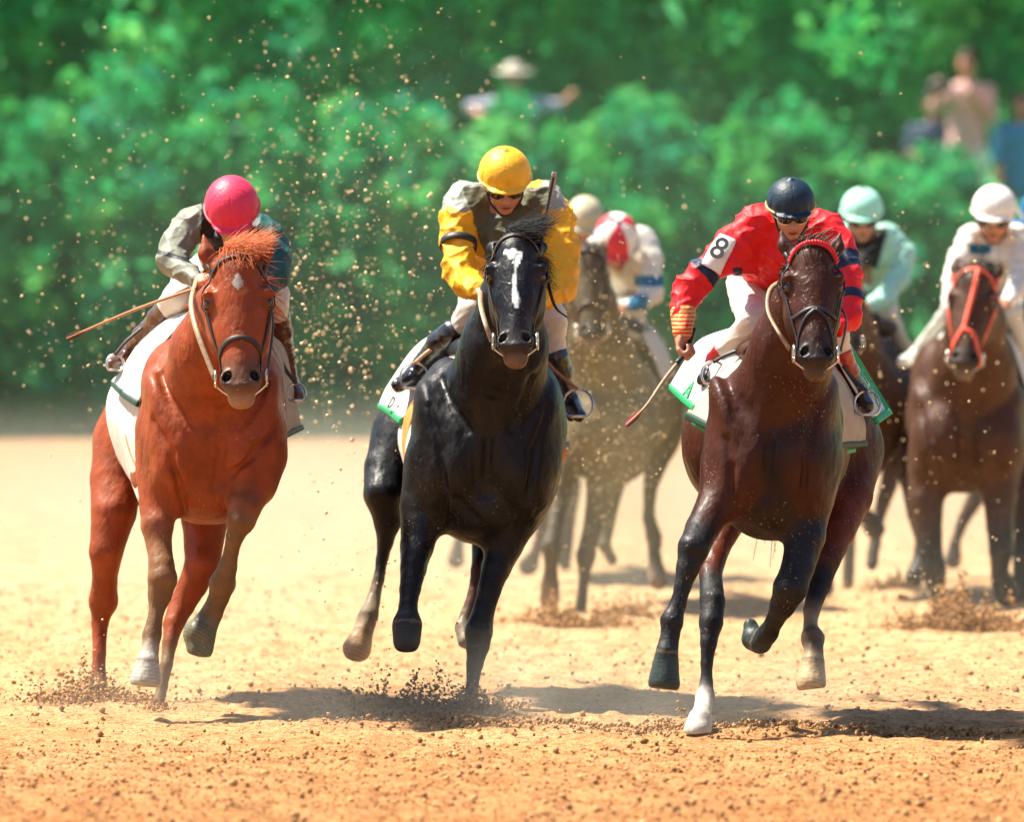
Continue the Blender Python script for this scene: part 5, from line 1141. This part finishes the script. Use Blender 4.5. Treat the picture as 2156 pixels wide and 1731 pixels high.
def quarters(V, C, w_, rt, fwd, up, s):
    o = w_(0, -.005, .0); q = V - o; a = np.arctan2(q @ rt, q @ fwd) + .5; k = (np.floor(a / (math.pi / 3)) % 2 == 0); out = C.copy(); z = (q @ up)
    out[k & (z > .01)] = (.55, .03, .05); out[(~k) & (z > .01)] = (.72, .70, .64); out[z > .142 * s] = (.01, .10, .16); return out
def simple_rider(Y, hc, r_, cx, label, cols, arms, legs, torso, seed, tilt=.5, yaw=0, paint=(), cap=None, seat=None, hands=None, roll=0):
    sp = dict(Y=Y, seat=seat or (cx, 640, .85), label=label, seed=seed, step=.010, head=dict(c=(*hc, .12), r=r_, tilt=tilt, yaw=yaw, roll=roll), neck=(hc[0], hc[1] + 50, .3), torso=torso, arms=arms, legs=legs, cols=dict(SKIN, **cols), goggles='black', paint=list(paint))
    sp['hands'] = [dict(at=(*v[-1][:2], v[-1][2]), d=(.3 * (1 if k == 'la' else -1), -.8, .1), ax=(.6, -.1, -.3), n=(0, .2, -1), g=k) for k, v in arms.items()]
    if cap: sp['cap_paint'] = cap
    return jockey(sp)
def mpaint(V, C, r):
    out = C.copy(); z = lambda y: CAMH - (y - HZ) * r.Y / F; x = V[:, 0]; X = lambda a: (a - CX) * r.Y / F
    out[(V[:, 2] < z(580)) & (V[:, 2] > z(604)) & (x > X(1338))] = (.01, .14, .26); out[(V[:, 2] < z(618)) & (V[:, 2] > z(655)) & (x < X(1365)) & (x > X(1322))] = (.01, .14, .26); return out
simple_rider(44.4, (1298, 500), 46, 1310, 'blurred rider in white silks with blue bands and a red and white cap', dict(shirt=(.62, .60, .52), breech=(.62, .60, .52), boot=(.08, .06, .05), cap=(.7, .68, .62), button=(.01, .10, .16), band=(.01, .12, .26)),
    dict(la=[(1262, 520, .3, 26), (1240, 560, .24, 26), (1240, 620, .12, 22), (1262, 650, -.05, 14)], ra=[(1345, 505, .3, 32), (1368, 550, .24, 28), (1372, 615, .14, 24), (1345, 640, .02, 20), (1312, 650, -.08, 14)]),
    dict(ll=dict(leg=[(1285, 630, .88, 36), (1262, 665, .45, 26), (1255, 700, .48, 22)], boot=[(1252, 710, .5, 20), (1242, 750, .6, 15), (1236, 780, .62, 12), (1225, 800, .5, 11)]),
         rl=dict(leg=[(1325, 625, .88, 38), (1325, 660, .45, 30), (1345, 700, .5, 22)], boot=[(1350, 706, .5, 21), (1368, 745, .6, 16), (1384, 775, .62, 12), (1396, 792, .5, 11)])),
    [(1308, 545, .42, 52, .2, 44), (1318, 585, .7, 52, .22, 42), (1312, 615, .88, 46, .16, 36), (1268, 525, .34, 28, .1, 26), (1348, 520, .34, 34, .12, 32)], 71, tilt=.9, paint=[mpaint], cap=quarters, roll=.08)
simple_rider(47.9, (1232, 455), 38, 1190, 'blurred rider in a tan cap and pale silks half hidden behind the yellow silks', dict(shirt=(.55, .52, .42), breech=(.5, .48, .42), boot=(.05, .04, .03), cap=(.50, .45, .30), button=(.5, .45, .3), band=(.35, .32, .22)),
    dict(la=[(1180, 490, .3, 26), (1160, 540, .2, 24), (1150, 600, .1, 20), (1160, 630, -.05, 13)], ra=[(1255, 490, .3, 28), (1262, 540, .2, 24), (1240, 600, .1, 20), (1200, 620, -.05, 13)]),
    dict(ll=dict(leg=[(1170, 610, .88, 36), (1130, 650, .45, 24), (1122, 690, .48, 20)], boot=[(1120, 700, .5, 18), (1110, 740, .6, 14), (1100, 770, .62, 12), (1092, 790, .5, 11)]), rl=dict(leg=[(1205, 610, .88, 36), (1225, 650, .45, 24), (1232, 690, .48, 20)], boot=[(1234, 700, .5, 18), (1242, 740, .6, 14), (1250, 770, .62, 12), (1260, 790, .5, 11)])),
    [(1215, 520, .42, 50, .2, 40), (1200, 560, .65, 48, .22, 38), (1190, 595, .88, 42, .16, 34), (1185, 500, .34, 28, .1, 26), (1250, 500, .34, 30, .12, 28)], 72, tilt=.7)
def npaint(V, C, r):
    out = C.copy(); px = CX + V[:, 0] * F / V[:, 1]; py = HZ + (CAMH - V[:, 2]) * F / V[:, 1]; out[(px > 1775) & (px < 1872 - (py - 480) * .3) & (py < 565) & (py > 480)] = (.015, .018, .02)
    out[(px > 1790) & (px < 1835) & (py > 560) & (py < 600)] = (.2, .12, .06); return out
simple_rider(45.8, (1815, 442), 44, 1840, 'blurred rider in a mint green helmet and pale mint silks with a dark vest', dict(shirt=(.34, .62, .50), breech=(.60, .62, .55), boot=(.45, .45, .4), cap=(.36, .74, .56), button=(.02, .03, .03), band=(.3, .6, .48)),
    dict(la=[(1780, 500, .3, 28), (1760, 550, .2, 25), (1755, 600, .1, 21), (1780, 640, -.05, 14)], ra=[(1862, 500, .3, 32), (1900, 535, .28, 27), (1892, 585, .2, 24), (1862, 630, .1, 22), (1825, 645, -.05, 15)]),
    dict(ll=dict(leg=[(1815, 615, .88, 36), (1790, 655, .45, 25), (1782, 690, .48, 21)], boot=[(1780, 700, .5, 18), (1772, 740, .6, 14), (1768, 770, .62, 12), (1758, 790, .5, 11)]), rl=dict(leg=[(1850, 615, .88, 38), (1862, 655, .45, 28), (1880, 690, .5, 22)], boot=[(1886, 700, .5, 19), (1905, 735, .6, 15), (1912, 758, .62, 13), (1900, 775, .5, 12)])),
    [(1828, 540, .42, 52, .2, 44), (1838, 580, .7, 50, .22, 42), (1838, 610, .88, 44, .16, 36), (1785, 505, .34, 28, .1, 26), (1862, 510, .34, 32, .12, 32), (1888, 520, .42, 22, .1, 34)], 73, tilt=.35, paint=[npaint])
def rpaint(V, C, r):
    out = C.copy(); px = CX + V[:, 0] * F / V[:, 1]; py = HZ + (CAMH - V[:, 2]) * F / V[:, 1]; out[(px > 2040) & (px < 2085) & (py > 515) & (py < 535)] = (.01, .12, .22); out[V[:, 1] > r.Y + .62] = (.01, .10, .28); out[(px > 2118) & (V[:, 1] > r.Y + .38)] = (.01, .10, .28); return out
simple_rider(44.6, (2094, 440), 47, 2090, 'rider in a white helmet and white and blue silks at the right edge', dict(shirt=(.66, .64, .58), breech=(.60, .58, .52), boot=(.6, .62, .56), cap=(.78, .76, .70), button=(.7, .7, .66), band=(.7, .66, .55)),
    dict(la=[(2045, 500, .3, 28), (2022, 540, .22, 24), (2005, 590, .12, 20), (2000, 640, .05, 17), (2018, 665, -.08, 13)], ra=[(2138, 500, .3, 30), (2150, 545, .22, 26), (2145, 600, .12, 22), (2120, 640, -.05, 14)]),
    dict(ll=dict(leg=[(2050, 620, .88, 36), (2010, 650, .45, 24), (1985, 672, .48, 18)], boot=[(1978, 680, .5, 16), (1948, 718, .6, 14), (1925, 748, .62, 13), (1903, 762, .5, 14)]), rl=dict(leg=[(2100, 620, .88, 36), (2128, 660, .45, 24), (2145, 700, .48, 18)], boot=[(2150, 710, .5, 16), (2165, 750, .6, 14), (2178, 785, .62, 12), (2186, 800, .5, 12)])),
    [(2090, 540, .42, 54, .2, 46), (2095, 580, .75, 56, .22, 48), (2085, 610, .9, 46, .16, 36), (2048, 505, .34, 30, .1, 28), (2130, 505, .34, 34, .12, 30)], 74, tilt=.35, yaw=-.1, paint=[rpaint])

simple_rider(47.3, (2190, 445), 42, 2180, 'rider in royal blue silks at the very right edge, mostly out of view', dict(shirt=(.01, .10, .30), breech=(.5, .48, .42), boot=(.05, .04, .03), cap=(.01, .10, .30), button=(.5, .45, .3), band=(.35, .32, .22)),
    dict(la=[(2145, 490, .3, 28), (2128, 540, .2, 26), (2136, 590, .1, 21), (2160, 610, -.05, 13)], ra=[(2230, 490, .3, 28), (2240, 540, .2, 24), (2225, 600, .1, 20), (2200, 620, -.05, 13)]),
    dict(ll=dict(leg=[(2165, 610, .88, 36), (2140, 650, .45, 24), (2134, 690, .48, 20)], boot=[(2132, 700, .5, 18), (2126, 740, .6, 14), (2120, 770, .62, 12), (2112, 790, .5, 11)]), rl=dict(leg=[(2215, 610, .88, 36), (2235, 650, .45, 24), (2242, 690, .48, 20)], boot=[(2244, 700, .5, 18), (2250, 740, .6, 14), (2256, 770, .62, 12), (2262, 790, .5, 11)])),
    [(2188, 520, .42, 52, .2, 42), (2190, 560, .65, 48, .22, 38), (2190, 595, .88, 42, .16, 34), (2150, 498, .34, 32, .1, 28), (2230, 500, .34, 30, .12, 28)], 75, tilt=.5)

# ------------------------------------------------------------------ onlookers on the bank, far out of focus
def onlooker(Y, px, hy, label, shirt, trousers, hair, seed, arm, hat=None, turn=0):
    r = Rig(Y); sc = F / Y; zf = track_bank(Y); hc = r.p(px, hy); t = thing('person', (hc[0], Y, zf), label, 'person')
    fwd = A(math.sin(turn), -math.cos(turn), -.1); HP, w_, Mx, rt, up = person_parts(hc, nrm(fwd), A(0, 0, 1), 1.0)
    sx = hc[0]; sh = hc[2] - .27; L = []; g = 'body'
    tor = [ell(A(sx, Y, sh - .08), A(.21, .12, .16)), ell(A(sx, Y, sh - .32), A(.17, .11, .2)), ell(A(sx, Y, sh - .5), A(.17, .12, .13))]; [q.update(col='shirt') for q in tor]
    arms = []
    for q, pts in arm.items():
        P_ = [A(sx + q * .2, Y, sh)] + [A(sx + a, Y + b, hc[2] + c) for a, b, c in pts]
        for i in range(len(P_) - 1): arms.append(cone(P_[i], .055 - .01 * i, P_[i + 1], .045 - .01 * i, .02, 'a%d' % q, 'shirt' if i == 0 else 'skin'))
        arms.append(ell(P_[-1], A(.045, .04, .055), None, .02, 'a%d' % q, 'skin'))
    hipz = sh - .55; kz = (hipz + zf) / 2 + .03; legs = []
    for q in (-1, 1):
        legs += [cone(A(sx + .09 * q, Y, hipz), .09, A(sx + .1 * q, Y - .04, kz), .065, .03, 'l%d' % q, 'trousers'), cone(A(sx + .1 * q, Y - .04, kz), .062, A(sx + .11 * q, Y + .02, zf + .06), .045, .03, 'l%d' % q, 'trousers'), cone(A(sx + .11 * q, Y + .03, zf + .04), .045, A(sx + .12 * q, Y - .14, zf + .035), .035, .02, 'l%d' % q, 'shoe')]
    neck = [cone(w_(0, -.02, -.07), .05, A(sx, Y, sh), .06, .03, c0='skin')]
    c0 = dict(SKIN, shirt=shirt, trousers=trousers, shoe=(.05, .04, .03), hair=hair)
    V, Q, C = sdf_mesh(HP + neck + tor + arms + legs, .016, dict(c0, shirt=c0['skin']), tau=.006); meshobj('body', V, Q, M['skin'], t, C)
    V, Q, C = sdf_mesh([dict(p) for p in tor + [a for a in arms if a['col'] == 'shirt']], .014, c0, (), FOLD(.012, 18, seed), infl=.014); meshobj('shirt', V, Q, M['satin'], t, C)
    V, Q, C = sdf_mesh([dict(p) for p in legs if p['col'] == 'trousers'], .016, c0, (), FOLD(.01, 18, seed), infl=.012); meshobj('trousers', V, Q, M['cloth'], t, C)
    hp_ = [ell(w_(0, -.02, .03), A(.092, .1, .085), Mx), half(w_(0, .03, -.01), fwd * .6 - up)]
    if hat: hp_ = [ell(w_(0, -.01, .07), A(.1, .11, .075), Mx), ell(w_(0, 0, .05), A(.2, .2, .014), Mx, .02)]
    [q.update(col='hair') for q in hp_ if q['t'] == 'e']
    V, Q, C = sdf_mesh(hp_, .010, dict(c0, hair=hat or hair)); meshobj('hat' if hat else 'hair', V, Q, M['cloth' if hat else 'hair'], t, C)
    return t, w_
def track_bank(Y): return float(np.interp(Y, [77.9, 78.4, 79.2, 80.0, 81, 84], [-.05, .35, 1.2, 1.68, 1.75, 1.9]))
ph, wph = onlooker(80.3, 2035, 128, 'photographer in a washed pink shirt raising a dark camera on the bank, upper right', (.62, .36, .32), (.62, .60, .52), (.05, .03, .02), 5, {-1: [(-.30, -.2, -.42), (-.28, -.35, -.22)], 1: [(.22, -.1, -.55), (.0, -.35, -.30)]}, turn=-.5)
cm = thing('camera', wph(-.02, .2, -.15), 'black camera with a long lens held up by the photographer on the bank', 'camera')
V, Q, C = sdf_mesh([ell(A(*(ph.location + Vector((-.24, -.42, 1.54)))), A(.09, .05, .065), None, .01), ell(A(*(ph.location + Vector((-.24, -.42, 1.60)))), A(.035, .04, .03), None, .01)], .01, dict(coat=(.01, .012, .02))); meshobj('camera_body', V, Q, M['black_leather'], cm)
mb = MB(); b0 = A(*(ph.location + Vector((-.25, -.45, 1.54)))); mb.tube([b0, b0 + A(-.04, -.1, 0), b0 + A(-.10, -.30, -.01)], [.04, .045, .06], 8, 16); mb.build('lens', M['black_leather'], cm)
onlooker(80.8, 2150, 215, 'onlooker in a bright blue shirt at the upper right edge', (.02, .22, .42), (.04, .07, .14), (.03, .02, .02), 6, {-1: [(-.24, -.05, -.55), (-.22, -.12, -.75)], 1: [(.24, -.05, -.55), (.22, -.12, -.75)]})
onlooker(80.5, 1082, 160, 'onlooker in a pale hat and lavender shirt peering over the shrubs', (.40, .40, .52), (.10, .10, .14), (.1, .06, .03), 7, {-1: [(-.42, -.05, -.30), (-.30, -.2, -.38)], 1: [(.44, -.05, -.28), (.56, -.12, -.18)]}, hat=(.48, .43, .34))
onlooker(80.7, 1965, 215, 'onlooker in a dark navy shirt crouching left of the photographer', (.02, .045, .10), (.05, .06, .08), (.02, .02, .02), 8, {-1: [(-.24, -.05, -.45), (-.16, -.2, -.55)], 1: [(.24, -.05, -.45), (.16, -.2, -.55)]})

# ------------------------------------------------------------------ dust hanging over the track
def dust_volume(name, c, rad, dens, col, label, nscale=1.2):
    """a puff of dust: a closed lens-shaped hull with a density that thins out towards its edge"""
    V = []; Fc = []; nu, nv = 24, 12
    for i in range(nv + 1):
        t = math.pi * i / nv
        for j in range(nu): u = 2 * math.pi * j / nu; V.append((c[0] + rad[0] * math.sin(t) * math.cos(u), c[1] + rad[1] * math.sin(t) * math.sin(u), c[2] + rad[2] * math.cos(t)))
    for i in range(nv):
        for j in range(nu): Fc.append((i * nu + j, (i + 1) * nu + j, (i + 1) * nu + (j + 1) % nu, i * nu + (j + 1) % nu))
    m = bpy.data.materials.new(name); m.use_nodes = True; n = m.node_tree.nodes; l = m.node_tree.links; n.remove(n["Principled BSDF"])
    v = n.new("ShaderNodeVolumePrincipled"); v.inputs["Color"].default_value = (*col, 1); v.inputs["Anisotropy"].default_value = .2
    g = n.new("ShaderNodeNewGeometry"); s1 = n.new("ShaderNodeVectorMath"); s1.operation = 'SUBTRACT'; l.new(g.outputs["Position"], s1.inputs[0]); s1.inputs[1].default_value = c
    d1 = n.new("ShaderNodeVectorMath"); d1.operation = 'DIVIDE'; l.new(s1.outputs[0], d1.inputs[0]); d1.inputs[1].default_value = rad
    ln = n.new("ShaderNodeVectorMath"); ln.operation = 'LENGTH'; l.new(d1.outputs[0], ln.inputs[0])
    mr = n.new("ShaderNodeMapRange"); mr.interpolation_type = 'SMOOTHSTEP'; mr.inputs[1].default_value = 1; mr.inputs[2].default_value = .15; mr.inputs[3].default_value = 0; mr.inputs[4].default_value = dens; l.new(ln.outputs["Value"], mr.inputs[0])
    no = n.new("ShaderNodeTexNoise"); no.inputs["Scale"].default_value = nscale; no.inputs["Detail"].default_value = 3; l.new(g.outputs["Position"], no.inputs[0])
    m2 = n.new("ShaderNodeMapRange"); m2.inputs[1].default_value = .38; m2.inputs[2].default_value = .62; m2.inputs[3].default_value = .25; m2.inputs[4].default_value = 1.6; l.new(no.outputs[0], m2.inputs[0])
    mu = n.new("ShaderNodeMath"); mu.operation = 'MULTIPLY'; l.new(mr.outputs[0], mu.inputs[0]); l.new(m2.outputs[0], mu.inputs[1]); l.new(mu.outputs[0], v.inputs["Density"])
    l.new(v.outputs[0], n["Material Output"].inputs["Volume"])
    return meshobj(name, V, Fc, m, smooth=False, kind='stuff', label=label, category='dust')
dust_volume('dust_cloud', (0, 52, .15), (9, 16, .9), .045, (1, .90, .70), 'low pale dust hanging over the track behind the leaders')
dust_volume('dust_cloud', (.50, 41.2, .9), (.62, 1.6, 1.15), .10, (.62, .52, .28), 'brown dust veiling the middle horse between the leaders', 2.5)
dust_volume('dust_cloud', (-1.45, 38.4, .35), (1.0, 1.6, .55), .05, (1, .88, .66), 'pale dust puff behind the legs of the chestnut horse', 2.5)
dust_volume('dust_cloud', (0, 62, 1.6), (10, 11, 3.4), .0045, (.85, 1, .75), 'thin haze added in front of the shrubs to brighten them')  # added pale veil, lifts the brightness of the foliage behind it
dust_volume('dust_cloud', (.3, 34.9, .02), (3.4, 1.7, .42), .20, (1, .90, .72), 'thin dust swirling round the hooves of the three leaders', 2.0)
